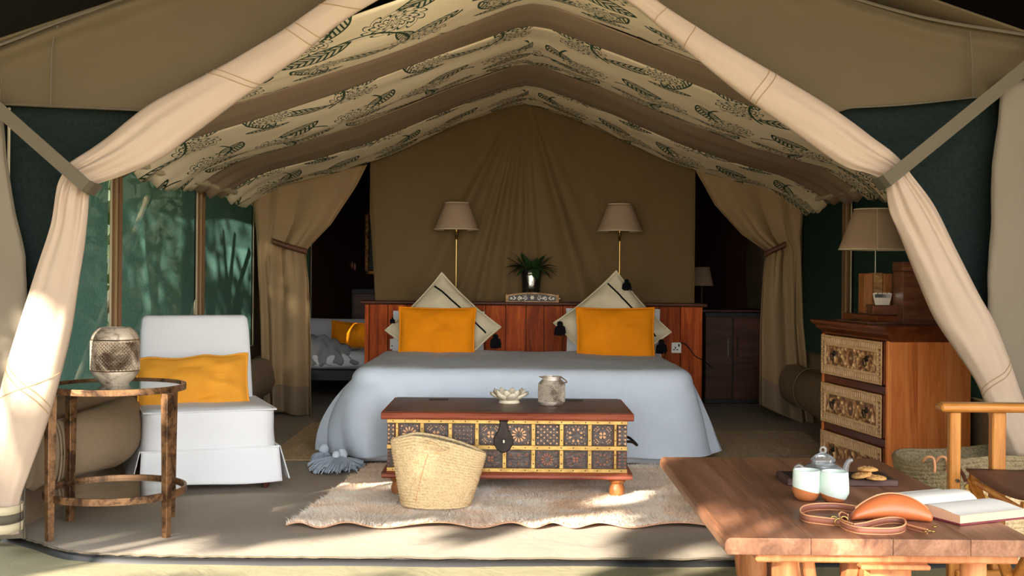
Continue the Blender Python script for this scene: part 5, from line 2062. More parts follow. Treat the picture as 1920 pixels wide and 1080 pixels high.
# ================================================================== RIGHT: dresser and what stands on it
def make_dresser():
    A = Vector((1.815, 5.60, 0))
    B = Vector((1.70, 6.36, 0))
    ax = (B - A).normalized()
    L = (B - A).length
    yaw = math.atan2(ax.y, ax.x)
    t = thing('chest_of_drawers', 'reddish wooden chest of drawers with three carved drawer fronts', 'dresser', A, yaw)
    # local frame: x runs along the front (near to far), -y points into the wall (+X world), +y to the room
    D = .41
    Ht = .85
    MB().box((L / 2, -D / 2, .42), (L - .03, D - .03, .72), .003).build('carcass', M['dresser_dark'], t)
    # near side panel, framed in boards
    nb = 3
    for k in range(nb):
        ya, yb = -D * k / nb, -D * (k + 1) / nb
        MB().box((.012, (ya + yb) / 2, .415), (.024, D / nb - .0015, .73), .002).build('side_board', M['dresser'], t)
    MB().box((L - .012, -D / 2, .415), (.024, D, .73), .003).build('side_panel', M['dresser'], t)
    MB().box((.012, .006, .415), (.028, .022, .73), .003).build('front_stile', M['dresser'], t)
    MB().box((L - .012, .006, .415), (.028, .022, .73), .003).build('front_stile', M['dresser'], t)
    for z, h in ((.795, .035), (.54, .04), (.285, .04), (.04, .05)):
        MB().box((L / 2, .004, z), (L - .05, .02, h), .003).build('front_rail', M['dresser_dark'], t)
    # cornice
    m = MB()
    prof = [(.0, .775), (.010, .778), (.014, .790), (.030, .805), (.038, .812), (.038, .822), (.056, .836), (.060, .842), (.060, .852), (0, .852)]
    o2 = []
    for o_, z in prof[:-1]:
        o2.append([(-o_, o_, z), (L + o_, o_, z), (L + o_, -D - 0.0, z), (-o_, -D - 0.0, z)])
    m.grid(o2, close_u=True)
    m.f.append(tuple(range(4))[::-1])
    m.f.append(tuple(len(m.v) - 4 + k for k in range(4)))
    m.build('cornice', M['dresser_dark'], t, bevel=.002)
    for z0, z1 in ((.567, .775), (.312, .520), (.067, .265)):
        dw, dh = L - .062, z1 - z0
        # carved front: real relief from a height field
        NX, NZ = 150, 44
        def relief(u, v):
            x, z = (u - .5) * 2, (v - .5) * 2
            e = min(1 - abs(x), (1 - abs(z)) * dh / dw)
            if e < .035:
                return .012
            if e < .12:
                return .002 + .010 * (1 if sin((x if (1 - abs(z)) * dh / dw < (1 - abs(x)) else z * dh / dw) * 95) > -.1 else 0)
            if e < .155:
                return .013
            h = .001
            h += .009 * max(0, sin(abs(x) * 46 + 4 * sin(z * 2.6 + abs(x) * 9)) * (.55 + .45 * cos(z * 5 + 3 * sin(abs(x) * 13))))
            h += .010 * max(0, nz(abs(x) * 17, z * 5, z0 * 9) * 2)
            r = sqrt((abs(x) - .0) ** 2 + (z * dh / dw) ** 2)
            if r < .13:
                h = .001 + .012 * max(0, cos(r * 45))
            return h
        rows = []
        for i in range(NX + 1):
            rows.append([((i / NX - .5) * dw, relief(i / NX, j / NZ), (j / NZ - .5) * dh) for j in range(NZ + 1)])
        m = MB().grid(rows)
        dr = MB().box((0, 0, 0), (dw, .020, dh), .003).build('drawer', M['dresser_dark'], t, loc=(L / 2, .012, (z0 + z1) / 2))
        m.v = [(v[0], v[1] + .010, v[2]) for v in m.v]
        m.build('carved_front', M['carving'], dr, smooth=20, solid=.004)
        for sx in (-1, 1):
            hx = sx * dw * .27
            MB().lathe([(0, 0), (.016, 0), (.014, .004), (.006, .010), (0, .014)], 16).build('pull_rose', M['dark_iron'], dr, loc=(hx, .020, .012)).rotation_euler = (-pi / 2, 0, 0)
            pts = [(hx + .017 * sin(a), .034 + .004 * cos(a), -.006 + .019 * cos(a)) for a in np.linspace(0, 2 * pi, 25)]
            MB().tube(pts, .0028, 7, cap=False).build('ring_pull', M['dark_iron'], dr, smooth=180)
    for x in (.04, L - .04):
        for y in (-.03, -D + .04):
            MB().box((x, y, .03), (.05, .05, .06), .004).build('foot', M['dresser_dark'], t)
    return t
make_dresser()
DT = .852

M['board_red'] = mat_wood('walnut_box_wood', srgb(70, 38, 26), srgb(112, 66, 46), srgb(148, 96, 70), 5, 'x', .4)
def make_desk_lamp():
    p = P(1641, 580, 6.12)
    t = thing('table_lamp', 'table lamp with rough wooden block base and linen shade on the dresser', 'lamp', (p.x, 6.12, DT + .043))
    z = lambda py: P(1641, py, 6.12).z - (DT + .043)
    m = MB()
    zt = z(512)
    for k in range(3):
        w = .150 / 3
        MB().box(((k - 1) * w, 0, zt / 2), (w - .001, .10, zt + (.004 if k == 1 else -.003)), .004).build('wood_block', M['carved'] if k == 1 else M['chest_foot'], t)
    MB().tube([(0, 0, zt), (0, 0, z(455))], .005, 10).build('stem', M['steel'], t)
    rb, rt, zb, zu = .186, .110, z(468), z(393)
    rows = [[(lerp(rb, rt, f) * cos(a), lerp(rb, rt, f) * sin(a), lerp(zb, zu, f)) for a in np.linspace(0, 2 * pi, 57)[:-1]] for f in np.linspace(0, 1, 8)]
    s = MB().grid(rows, close_u=True).build('lamp_shade', M['shade'], t, smooth=180, solid=.003)
    for r, zz in ((rb, zb), (rt, zu)):
        MB().tube([(r * cos(a), r * sin(a), zz) for a in np.linspace(0, 2 * pi, 57)], .004, 6, cap=False).build('shade_binding', M['shade_trim'], s, smooth=180)
    a = 1.42 * pi
    MB().tube([(lerp(rb, rt, f) * 1.006 * cos(a), lerp(rb, rt, f) * 1.006 * sin(a), lerp(zb, zu, f)) for f in (0, .5, 1)], .0022, 5).build('shade_seam', M['shade_trim'], s)
    m = MB()
    for k in range(3):
        an = 2 * pi * k / 3
        m.tube([(0, 0, zu - .02), (rt * cos(an), rt * sin(an), zu - .004)], .002, 5)
    m.tube([(0, 0, z(460)), (0, 0, zu - .02)], .004, 6)
    m.build('shade_carrier', M['steel'], t)
make_desk_lamp()
def on_dresser():
    p = P(1628, 598, 5.95)
    t = thing('leather_folder', 'flat dark leather folder lying near the dresser edge', 'folder', (p.x + .02, 5.98, DT), radians(97))
    MB().box((0, 0, .006), (.40, .20, .012), .004).build('cover', M['leather_brown'], t)
    MB().box((.0, .09, .013), (.05, .03, .004), .001).build('clasp', M['dark_iron'], t)
    t = thing('flat_box', 'low dark wooden board under the lamp and tea tray', 'board', (p.x + .075, 6.09, DT), radians(97))
    MB().box((0, -.01, .021), (.42, .19, .040), .004).build('board_body', M['dresser_dark'], t)
    p = P(1664, 574, 5.90)
    t = thing('tea_tray', 'small wooden tray holding sachets in front of the lamp', 'tray', (p.x + .01, 5.955, DT + .0425), radians(3))
    MB().box((0, 0, .005), (.17, .10, .010), .002).build('tray_floor', M['board_red'], t)
    for y in (-.05, .05):
        MB().box((0, y, .028), (.17, .010, .045), .003).build('tray_side', M['board_red'], t)
    for x in (-.08, .08):
        MB().box((x, 0, .028), (.010, .09, .045), .003).build('tray_end', M['board_red'], t)
    loc = t.location
    for k in range(4):
        a = radians(-14 + 9 * k)
        m = MB().box((0, 0, .045), (.022, .004, .075), .001, Matrix.Rotation(a, 3, 'Y'))
        s = m.build('sachet', M['book_page'])
        s.location = (loc.x - .055 + .022 * k, loc.y - .02 + .006 * k, loc.z + .030)
        tag(s, ['leftmost white sachet standing in the tea tray', 'white sachet second from the left in the tea tray', 'white sachet third from the left in the tea tray', 'rightmost white sachet leaning in the tea tray'][k], 'sachet', 'sachets in the tea tray')
        MB().box((0, -.0028, .066), (.020, .001, .018), .0003, Matrix.Rotation(a, 3, 'Y')).build('printed_band', M['steel'], s)
    q = [Vector((loc.x + .03, loc.y - .045, loc.z + .05)), Vector((loc.x + .07, loc.y - .05, loc.z + .075)), Vector((loc.x + .12, loc.y - .06, loc.z + .10))]
    o = MB().tube([curve_at(q, f) for f in np.linspace(0, 1, 14)], [.0022 + .0010 * (k % 2) for k in range(14)], 6).build('twisted_cord', M['straw_dark'])
    tag(o, 'twisted cord strung from the tea tray to the tall dark box', 'cord')
    p0, p1 = P(1694, 490, 5.80), P(1694, 607, 5.80)
    h = p0.z - DT
    t = thing('tall_wooden_box', 'tall lidded dark wooden box at the near end of the dresser', 'box', (p0.x + .115, 5.88, DT))
    MB().box((0, 0, h * .42), (.23, .16, h * .84), .003).build('box_body', M['board_red'], t)
    MB().box((0, 0, h * .92), (.234, .164, h * .15), .003).build('box_lid', M['board_red'], t)
    MB().box((.03, -.083, h * .84), (.03, .004, .03), .001).build('box_catch', M['brass'], t)
on_dresser()

# grey palm basket on the floor behind the director's chair
def make_floor_basket():
    t = thing('floor_basket', 'round palm basket with cord loops on the floor before the dresser', 'basket', (1.80, 4.62, .0))
    NA = 72
    rows = []
    per = 4
    NR = 24
    hh = lambda a: .395 + .02 * sin(a + 2.0) + .01 * sin(3 * a)
    for i in range(NR * per + 1):
        f = i / (NR * per)
        r = lerp(.20, .265, f ** .7) + .0045 * abs(sin(pi * i / per))
        rows.append([(r * cos(a) * 1.08, r * sin(a) * .85, hh(a) * f) for a in np.linspace(0, 2 * pi, NA + 1)[:-1]])
    k = int(len(rows) * .72)
    m = MB().grid(rows[:k + 1], close_u=True)
    m.f.append(tuple(range(NA))[::-1])
    m.build('lower_weave', M['straw'], t, smooth=60)
    MB().grid(rows[k:], close_u=True).build('upper_weave', M['straw_dark'], t, smooth=60)
    rows = [[((lerp(.20, .265, f ** .7) - .010) * cos(a) * 1.08, (lerp(.20, .265, f ** .7) - .010) * sin(a) * .85, hh(a) * f) for a in np.linspace(0, 2 * pi, NA + 1)[:-1]] for f in np.linspace(1, .04, 16)]
    m = MB().grid(rows, close_u=True)
    m.f.append(tuple(len(m.v) - NA + q for q in range(NA)))
    m.build('inner_wall', M['straw_dark'], t, smooth=180)
    pts = [(.258 * cos(a) * 1.08, .258 * sin(a) * .85, hh(a)) for a in np.linspace(0, 2 * pi, NA + 1)]
    MB().tube(pts, .007, 8, cap=False).build('rim_braid', M['straw_dark'], t, smooth=180)
    for px in (1742, 1766):
        q = P(px, 862, 4.43) - Vector((1.80, 4.62, 0))
        pts = [q + Vector((-.016, .02, -.01)), q + Vector((-.008, .0, .010)), q + Vector((.012, -.008, .008)), q + Vector((.018, -.012, -.02)), q + Vector((.016, -.012, -.045))]
        MB().tube([curve_at(pts, f) for f in np.linspace(0, 1, 16)], .0055, 7).build('cord_loop', M['leather_edge'], t, smooth=180)
make_floor_basket()
# ================================================================== DINING TABLE AND WHAT LIES ON IT
TZ = .465
def make_table():
    x0, x1, y0, y1 = .512, 1.262, 2.79, 4.02
    cx = (x0 + x1) / 2
    t = thing('low_table', 'low dark wooden table with thick rounded top on turned legs', 'table', (cx, y0, -.05))
    W, D = x1 - x0, y1 - y0
    z1 = TZ + .05
    # boards of the top, each a part, edges rounded outward
    nb = 4
    edges = [0, .205, .40, .585, .75]
    for k in range(nb):
        a, b = edges[k] - W / 2, edges[k + 1] - W / 2
        out = []
        lo, hi = z1 - .040, z1
        if k == 0:
            out = [(a + .006, lo), (a, lo + .010), (a, hi - .014), (a + .005, hi - .004), (a + .012, hi)]
        else:
            out = [(a + .0004, lo), (a + .0004, hi - .001), (a + .0012, hi)]
        if k == nb - 1:
            out += [(b - .012, hi), (b - .005, hi - .004), (b, hi - .014), (b, lo + .010), (b - .006, lo)]
        else:
            out += [(b - .0012, hi), (b - .0004, hi - .001), (b - .0004, lo)]
        MB().prism(out, 'y', 0, D).build('top_board', M['table_wood'], t, smooth=0, bevel=.003)
    # frame battens under the top
    MB().box((.02, .060, z1 - .052), (W - .12, .07, .024), .004).build('batten', M['table_leg_wood'], t)
    MB().box((.02, D - .10, z1 - .052), (W - .12, .07, .024), .004).build('batten', M['table_leg_wood'], t)
    MB().box((.04, D / 2, z1 - .052), (.12, D - .2, .024), .004).build('long_batten', M['table_leg_wood'], t)
    MB().box((.035, .055, z1 - .070), (.165, .10, .012), .003).build('leg_block', M['table_leg_wood'], t)
    zl = z1 - .064
    # two turned legs, a square centre post each end, and raking struts
    for y in (.10, D - .12):
        MB().lathe([(.030, 0), (.040, .01), (.030, .03), (.038, .08), (.044, .16), (.040, .24), (.032, .30), (.038, .315), (.038, .330), (.033, .338), (.040, .35), (.040, .362), (.031, .372), (.031, zl), (0, zl)], 28, (-W / 2 + (.165 if y < .5 else .30), y, 0)).build('turned_leg', M['table_leg_wood'], t)
        MB().lathe([(.030, 0), (.040, .01), (.030, .03), (.038, .08), (.044, .16), (.040, .24), (.032, .30), (.038, .315), (.038, .330), (.033, .338), (.040, .35), (.040, .362), (.031, .372), (.031, zl), (0, zl)], 28, (W / 2 - .12, y, 0)).build('turned_leg', M['table_leg_wood'], t)
        MB().box((.035, y, zl / 2), (.115, .085, zl), .012).build('centre_post', M['table_leg_wood'], t)
        for xa, xb in ((-W / 2 + .225, -W / 2 + .285), (-.03, -.12)):
            d = Vector((xb - xa, 0, -zl))
            R_ = d.to_track_quat('Z', 'Y').to_matrix()
            MB().box(((xa + xb) / 2, y + .03, zl / 2), (.045, .03, d.length), .004, R_).build('strut', M['table_leg_wood'], t)
    MB().box((0, D / 2, .12), (.07, D - .3, .05), .006).build('stretcher', M['table_leg_wood'], t)
make_table()

def make_mug(px, py, label, k, mirror, rtop, rbelly):
    p = PF(px, py, TZ)
    t = thing('mug', label, 'cup', (p.x, p.y, TZ), 0 if not mirror else .0, 'two tone mugs')
    h = .085
    prof = [(0, .0), (.016, 0), (.024, .002), (.032, .010), (rbelly, .026), (rbelly, .045), (rtop, h - .004), (rtop - .001, h), (rtop - .004, h), (rtop - .005, h - .005), (rbelly - .005, .04), (.026, .012), (0, .008)]
    MB().lathe(prof, 44).build('cup_body', mat_mug('two_tone_glaze_%s' % ('a' if mirror else 'b'), k), t, smooth=70)
    return t
make_mug(1512, 938, 'pale green and terracotta mug at the left of the teapot', .030, False, .0375, .0385)
make_mug(1564, 941, 'pale blue and terracotta mug in front of the teapot', .016, True, .0375, .0400)

def make_board():
    a, b = PF(1685, 913, TZ), PF(1515, 913, TZ)
    x1 = a.x
    t = thing('serving_board', 'dark wooden serving board under the teapot and biscuits', 'board', (x1 - .165, a.y + .075, TZ))
    MB().box((0, 0, .010), (.33, .15, .020), .003).build('board_body', M['board'], t)
    MB().box((0, -.0, .0205), (.30, .12, .001), .0003).build('slate_inset', M['black'], t)
    return t
make_board()
BZT = TZ + .0212
def make_teapot():
    p = PF(1543, 900, BZT)
    t = thing('teapot', 'clear glass teapot with ball knob lid on the dark board', 'teapot', (p.x, p.y + .0, BZT))
    MB().lathe([(0, .0), (.040, 0), (.052, .006), (.060, .020), (.058, .034), (.046, .044), (.034, .048), (.034, .052), (.031, .052), (.031, .046), (.044, .041), (.054, .033), (.056, .021), (.048, .009), (.038, .003), (0, .003)], 40).build('pot_body', M['glass'], t, smooth=60)
    lid = MB().lathe([(.030, .046), (.030, .054), (.036, .058), (.036, .062), (.028, .070), (.016, .077), (.007, .080), (0, .080)], 36).build('lid', M['glass'], t, smooth=60)
    pts = [(.0085 * cos(a), 0, .0885 + .0085 * sin(a)) for a in np.linspace(0, 2 * pi, 25)]
    MB().tube(pts, .0034, 8, cap=False).build('lid_knob', M['glass'], lid, smooth=180)
    q = [Vector((.050, 0, .018)), Vector((.064, 0, .026)), Vector((.070, 0, .046)), Vector((.078, 0, .058)), Vector((.086, 0, .058))]
    MB().tube([curve_at(q, f) for f in np.linspace(0, 1, 18)], [lerp(.011, .0055, k / 17) for k in range(18)], 14).build('spout', M['glass'], t, smooth=60)
    q = [Vector((-.052, 0, .034)), Vector((-.070, 0, .042)), Vector((-.082, 0, .036)), Vector((-.080, 0, .018)), Vector((-.058, 0, .012))]
    MB().tube([curve_at(q, f) for f in np.linspace(0, 1, 18)], .0045, 10).build('handle', M['glass'], t, smooth=60)
make_teapot()

def make_biscuits():
    for i, (px, py, dz, tx, ty, lab, r) in enumerate(((1616, 898, .006, .0, -.22, 'golden biscuit at the left propped against the others', .031), (1643, 900, .001, 0, .02, 'golden biscuit at the front right flat on the board', .030), (1628, 898, .0215, .04, .03, 'golden biscuit resting on top of the other two', .031))):
        p = PF(px, py, BZT)
        m = MB()
        n = 28
        rows = []
        rn = random.Random(i)
        for r_, z in ((.0, .0), (.7, .0), (.95, .002), (1.0, .005), (.93, .009), (.7, .0115), (.4, .0125), (.15, .013)):
            rows.append([(r * r_ * cos(a) * (1 + .05 * nz(cos(a) * 2, sin(a) * 2, i)), r * r_ * sin(a) * (1 + .05 * nz(cos(a) * 2, sin(a) * 2, i)), z + .0016 * nz(r_ * cos(a) * 4, r_ * sin(a) * 4, i * 3) * (1 if z > .004 else 0)) for a in np.linspace(0, 2 * pi, n + 1)[:-1]])
        m.grid(rows, close_u=True)
        m.f.append(tuple(len(m.v) - n + k for k in range(n)))
        o = m.build('biscuit', M['cookie'], smooth=60)
        o.location = (p.x, p.y + (.012 if i == 2 else 0), BZT + dz)
        o.rotation_euler = (tx, ty, i)
        if i == 0:
            o.rotation_euler = (0, -.24, 0)
        tag(o, lab, 'biscuit', 'biscuits on the board')
        for k in range(5):
            a, q = rn.uniform(0, 2 * pi), r * rn.uniform(.1, .7)
            MB().lathe([(0, 0), (.0028, 0), (.002, .0016), (0, .002)], 8, (q * cos(a), q * sin(a), .0118)).build('oat_flake', M['cookie'], o)
make_biscuits()

def make_pouch():
    a, b = PF(1592, 975, TZ), PF(1748, 982, TZ)
    c = (a + b) / 2
    t = thing('leather_pouch', 'tan leather pouch with coiled strap lying beside the open book', 'pouch', (c.x, c.y + .03, TZ))
    L = (b - a).length
    rows = []
    n = 26
    for i in range(n + 1):
        f = i / n
        w = (sin(pi * (f * .94 + .03)) ** .55)
        cx = (f - .5) * L * .98
        cy = .030 * sin(pi * f) - .02 - .012 * f
        hz = .025 * w + .003
        hy = .036 * w + .003
        r = []
        for k in range(20):
            an = 2 * pi * k / 20
            y = cy + hy * cos(an)
            z = hz * (1 + sin(an)) * (1 - .12 * cos(an) ** 2) + .008 * sin(pi * f) * max(0, sin(an))
            r.append((cx + .02 * (z / .07), y, z + .001))
        rows.append(r)
    m = MB().grid(rows, close_u=True)
    m.f.append(tuple(range(20)))
    m.f.append(tuple(len(m.v) - 20 + k for k in range(20)))
    m.build('pouch_body', M['leather_tan'], t, smooth=80)
    # zip along the top
    pts = [Vector(r[4]) + Vector((0, 0, .002)) for r in rows[1:-1]]
    MB().tube(pts, .0022, 6).build('piping', M['leather_edge'], t)
    off = Vector((c.x, c.y + .03, TZ))
    def ribbon(px_pts, w, nm, twist=0.0, dz=0.0):
        q = [PF(x, y, TZ) - off for x, y in px_pts]
        pts = [curve_at(q, f) for f in np.linspace(0, 1, 56)]
        rows, edge_t, edge_b = [], [], []
        for p in pts:
            rows.append([p + Vector((0, 0, dz + .001)), p + Vector((0, twist, dz + w))])
        s = MB().grid(rows).build(nm, M['strap_face'], t, smooth=180, solid=.003, fix=False)
        m = MB()
        m.tube([r[1] for r in rows], .0021, 6)
        m.tube([r[0] + Vector((0, 0, .001)) for r in rows], .0019, 6)
        m.build('strap_edge', M['leather_edge'], s)
    ribbon([(1606, 962), (1570, 957), (1530, 957), (1506, 962), (1500, 971), (1510, 979), (1535, 983), (1562, 986), (1580, 988)], .018, 'wrist_strap')
    ribbon([(1578, 982), (1576, 988), (1590, 996), (1610, 1001), (1640, 1003), (1670, 1003), (1692, 999), (1698, 991), (1692, 984), (1670, 982), (1645, 986), (1622, 992), (1600, 995)], .016, 'shoulder_strap')
    ribbon([(1590, 980), (1578, 975), (1573, 980), (1580, 990), (1598, 997)], .020, 'strap_loop')
    ribbon([(1698, 990), (1715, 995), (1739, 1001)], .010, 'strap_end')
    m = MB()
    for px, py in ((1563, 984), (1572, 988), (1582, 984)):
        q = PF(px, py, TZ) - off
        pts = [q + Vector((.009 * cos(a_), .0, .012 + .009 * sin(a_))) for a_ in np.linspace(0, 2 * pi, 17)]
        m.tube(pts, .0022, 6, cap=False)
    m.build('buckle_ring', M['brass'], t, smooth=180)
    m = MB()
    for k, (px, py) in enumerate(((1735, 1000), (1742, 1001), (1749, 1000), (1752, 993))):
        q = PF(px, py, TZ) - off
        m.tube([q + Vector((.005 * cos(a_), .004 * sin(a_), .005 + .003 * (k % 2))) for a_ in np.linspace(0, 2 * pi, 13)], .0016, 6, cap=False)
    m.build('snap_hook', M['brass'], t, smooth=180)
make_pouch()

def make_book():
    # spine runs from the far gutter to the near gutter end
    g0, g1 = PF(1799, 933, TZ + .022), PF(1737, 952, TZ + .022)
    fr0, fr1 = PF(1887, 955, TZ + .02), PF(1813, 974, TZ + .02)
    d = Vector((g1.x - g0.x, g1.y - g0.y, 0))
    H_ = .225
    s = Vector((fr0.x - g0.x, fr0.y - g0.y, 0)).normalized()
    # page direction perpendicular to the spine
    ang = math.atan2(s.y, s.x)
    c = PF(1778, 958, TZ)
    t = thing('open_book', 'thick open book with cream pages face up at the right of the table', 'book', (c.x - .0, c.y, TZ), ang)
    Wp, Tn = .152, .024
    # local: x across the pages, y along the spine
    for sx in (-1, 1):
        n = 14
        top, bot = [], []
        for k in range(n + 1):
            f = k / n
            x = sx * Wp * f
            z = .006 + Tn * (.25 + .75 * min(1, f * 5) ** .6) * (1 - .18 * f) + .010 * sin(pi * min(1, f * 1.15)) * (1 if sx < 0 else .5)
            top.append((x, z))
            bot.append((x, .005 + .0 * f))
        m = MB()
        rows = []
        for y in np.linspace(-H_ / 2, H_ / 2, 5):
            rows.append([(x, y, z) for x, z in top])
        m.grid(rows)
        m.build('page_spread', M['book_page'], t, smooth=180)
        m = MB()
        out = [(x, z - .0006) for x, z in top] + [(x, z) for x, z in bot[::-1]]
        m.prism(out, 'y', -H_ / 2 + .0005, H_ / 2 - .0005)
        m.build('page_block', M['book_edge'], t, smooth=0)
        MB().box((sx * (Wp + .004) / 2, 0, .0025), (Wp + .006, H_ + .008, .0035), .001).build('cover_board', M['book_cover'], t)
make_book()

# ================================================================== DIRECTOR'S CHAIR
def make_director_chair():
    Y = 3.72
    p = P(1788, 905, Y)
    t = thing('director_chair', 'teak folding chair with brown leather seat right of the table', 'chair', (p.x, Y, -.05))
    z = lambda py: P(1788, py, Y).z + .05
    fx = p.x
    W = .56
    arm_t, arm_b = z(754), z(771)
    def post(x, y, z0, z1, nm='post', w=.034, d=.034):
        MB().box((x, y, (z0 + z1) / 2), (w, d, z1 - z0), .004).build(nm, M['teak'], t)
    x2 = P(1888, 800, Y - .06).x - fx
    # arm nearest the table's far side, seen side on
    o = MB().box((.245, -.01, (arm_t + arm_b) / 2), (.60, .062, arm_t - arm_b), .008).build('armrest', M['teak_x'], t, bevel=.003)
    post(0, 0, 0, arm_b)
    post(x2, .012, 0, arm_b, w=.044, d=.036)
    # far arm of the same chair, off to the right and nearer
    yn = -.52
    MB().box((.335, yn, (arm_t + arm_b) / 2), (.48, .062, arm_t - arm_b), .008).build('armrest', M['teak_x'], t, bevel=.003)
    post(.13, yn, .02, arm_b)
    post(x2 + .10, yn, .02, arm_b, w=.044, d=.05)
    # seat rails and leather
    zs = z(890)
    MB().box((.265, -.03, zs), (.45, .024, .030), .004, Matrix.Rotation(0, 3, 'Y')).build('seat_rail', M['teak_x'], t)
    MB().box((.24, yn, zs), (.50, .028, .030), .004).build('seat_rail', M['teak_x'], t)
    rows = []
    for u in np.linspace(0, 1, 20):
        y = lerp(-.022, yn - .02, u)
        rows.append([(x, y, zs + .020 - .022 * sin(pi * u) + .004 * nz(x * 9, y * 5)) for x in np.linspace(.03, .50, 10)])
    MB().grid(rows).build('leather_seat', M['leather_brown'], t, smooth=180, solid=.005)
    MB().tube([(.03, .03, zs + .012), (.03, .0, zs - .0), (.03, -.02, zs - .016)], .006, 8).build('seat_hem', M['leather_brown'], t)
    # crossing legs
    def bar(a, b, nm='cross_leg', w=.034, d=.022):
        a, b = Vector(a), Vector(b)
        v = b - a
        R_ = v.to_track_quat('Z', 'Y').to_matrix()
        MB().box((a + b) / 2, (w, d, v.length), .004, R_).build(nm, M['teak'], t)
    for x in (.055, .33):
        bar((x, -.005, zs - .01), (x + .02, yn + .02, .03))
        bar((x + .026, yn, zs - .01), (x + .046, -.02, .03))
    bar((.02, -.03, .02), (x2, -.03, .02), 'foot_rail')
    MB().box((.25, -.02, .20), (.50, .022, .034), .004).build('stretcher', M['teak_x'], t)
    bar((.045, -.035, zs - .012), (.30, -.06, zs - .16), 'side_brace', .030, .018)
    q = [Vector((.03, -.02, zs - .03)), Vector((.16, -.035, zs - .11))]
    MB().box((q[0] + q[1]) / 2, (.005, .016, (q[1] - q[0]).length), .001, (q[1] - q[0]).to_track_quat('Z', 'Y').to_matrix()).build('brass_stay', M['brass'], t)
    m = MB()
    for x, y, zz in ((.005, -.019, zs - .015), (.05, -.036, zs - .014)):
        m.lathe([(0, 0), (.007, 0), (.005, .003), (0, .004)], 10, (x, y, zz))
    zc = zs - .0145
    m.v = [(v[0], v[1] - (v[2] - zc), zc + (v[1] + .019 if v[0] < .03 else v[1] + .036)) for v in m.v]
    m.build('bolt_heads', M['steel'], t)
    # leather back between the right-hand posts
    rows = [[(.512 + .002 * nz(u * 4, v * 3), lerp(-.05, yn, u), lerp(arm_t + .02, arm_t + .22, v)) for v in np.linspace(0, 1, 6)] for u in np.linspace(0, 1, 12)]
    MB().grid(rows).build('leather_back', M['leather_brown'], t, smooth=180, solid=.005)
    for y in (-.05, yn):
        post(.512, y, .0, arm_t + .24, 'back_post', .024, .034)
    return t
make_director_chair()

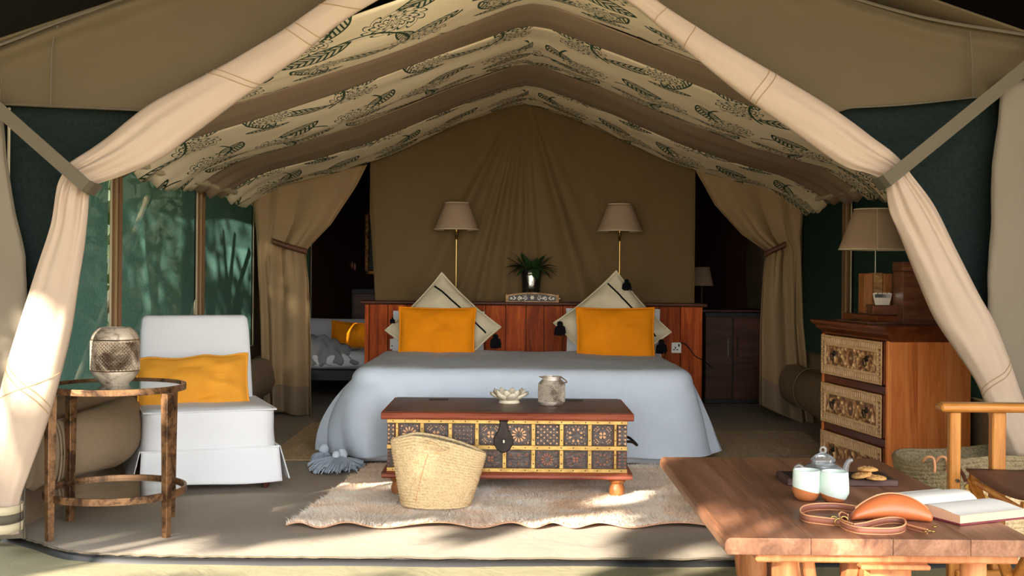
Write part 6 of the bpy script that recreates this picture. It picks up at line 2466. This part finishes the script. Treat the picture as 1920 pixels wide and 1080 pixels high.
# ================================================================== THE DARK ROOM BEHIND
def back_room():
    t = thing('rear_bed', 'dark framed single bed with white bedding in the shadowy rear room', 'bed', (-1.35, 9.75, 0))
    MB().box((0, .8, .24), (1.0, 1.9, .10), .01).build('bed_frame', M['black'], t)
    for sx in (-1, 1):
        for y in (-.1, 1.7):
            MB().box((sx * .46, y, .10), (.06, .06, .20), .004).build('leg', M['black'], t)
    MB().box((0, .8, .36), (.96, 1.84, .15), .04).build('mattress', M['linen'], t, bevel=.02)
    m, rim = pillow_mesh(.8, .42, .30, 4, lump=.05)
    rows = []
    for i in range(40):
        u = i / 39
        r = []
        for j in range(24):
            v = j / 23
            x = lerp(-.50, .13, u)
            h = .21 * max(0, 1 - (2 * u - 1) ** 4) ** .5 * (.75 + .25 * sin(u * 5))
            a = lerp(-.3, pi * .95, v)
            r.append((x + .02 * sin(a * 6 + u * 9), -.06 + .24 * (1 - cos(a)) * .6 - .06 + .012 * sin(u * 34 + v * 3), .30 + h * (sin(a) if a > 0 else a * .5) + .05 + .012 * sin(u * 40 + v * 5)))
        rows.append(r)
    o = MB().grid(rows).build('rumpled_blanket', M['grey_sheet'], smooth=180, solid=.006, fix=False)
    o.location = t.location
    tag(o, 'rumpled grey white blanket heaped at the foot of the rear bed', 'blanket')
    cushion('pillow', 'large white pillow at the head of the shadowy rear bed', 'pillow', P(640, 645, 10.7), .95, .50, .18, M['linen'], 0, .35, 0, 7, .004)
    cushion('cushion', 'dim mustard cushion on the rear bed beside the headboard', 'cushion', P(664, 642, 10.25), .42, .36, .13, M['mustard'], 0, .22, radians(-3), 9, .006)
    p = P(684, 395, 11.93)
    q = P(684, 515, 11.93)
    t = thing('picture', 'dark picture in a gilt frame hanging in the rear room', 'picture', (p.x + .22, 11.93, q.z))
    h, w = p.z - q.z, .44
    MB().box((0, .01, h / 2), (w - .08, .015, h - .08), .002).build('dark_canvas', M['black'], t)
    for x, z, a, b in ((-w / 2 + .025, h / 2, .05, h), (w / 2 - .025, h / 2, .05, h), (0, .025, w, .05), (0, h - .025, w, .05)):
        MB().box((x, 0, z), (a, .04, b), .008).build('frame_rail', M['gold'], t, bevel=.004)
    p = P(668, 540, 11.88)
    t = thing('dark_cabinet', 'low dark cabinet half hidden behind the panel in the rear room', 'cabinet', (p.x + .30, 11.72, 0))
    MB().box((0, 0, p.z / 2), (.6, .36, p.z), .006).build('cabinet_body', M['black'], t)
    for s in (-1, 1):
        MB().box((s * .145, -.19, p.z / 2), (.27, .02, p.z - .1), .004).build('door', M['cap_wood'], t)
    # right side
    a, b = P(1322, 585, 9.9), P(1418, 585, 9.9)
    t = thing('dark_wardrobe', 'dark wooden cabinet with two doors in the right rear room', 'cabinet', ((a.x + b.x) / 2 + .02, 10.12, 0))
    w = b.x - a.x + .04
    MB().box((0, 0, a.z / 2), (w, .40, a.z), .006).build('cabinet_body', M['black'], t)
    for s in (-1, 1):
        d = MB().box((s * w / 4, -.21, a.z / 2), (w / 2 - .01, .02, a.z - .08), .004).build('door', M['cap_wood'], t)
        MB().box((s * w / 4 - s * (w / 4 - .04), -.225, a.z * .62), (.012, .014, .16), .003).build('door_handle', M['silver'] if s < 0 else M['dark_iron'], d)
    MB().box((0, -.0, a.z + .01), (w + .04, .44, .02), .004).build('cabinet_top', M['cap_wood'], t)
    t = thing('dim_lamp', 'dim lamp on the dark cabinet just right of the canvas panel', 'lamp', (P(1316, 500, 10.05).x - .0, 10.05, a.z + .02))
    MB().lathe([(.06, 0), (.05, .02), (.02, .05), (.015, .20), (0, .2)], 20).build('lamp_base', M['dark_iron'], t)
    MB().lathe([(.10, .20), (.065, .36), (.06, .36), (.095, .20)], 28).build('lamp_shade', M['shade'], t)
back_room()
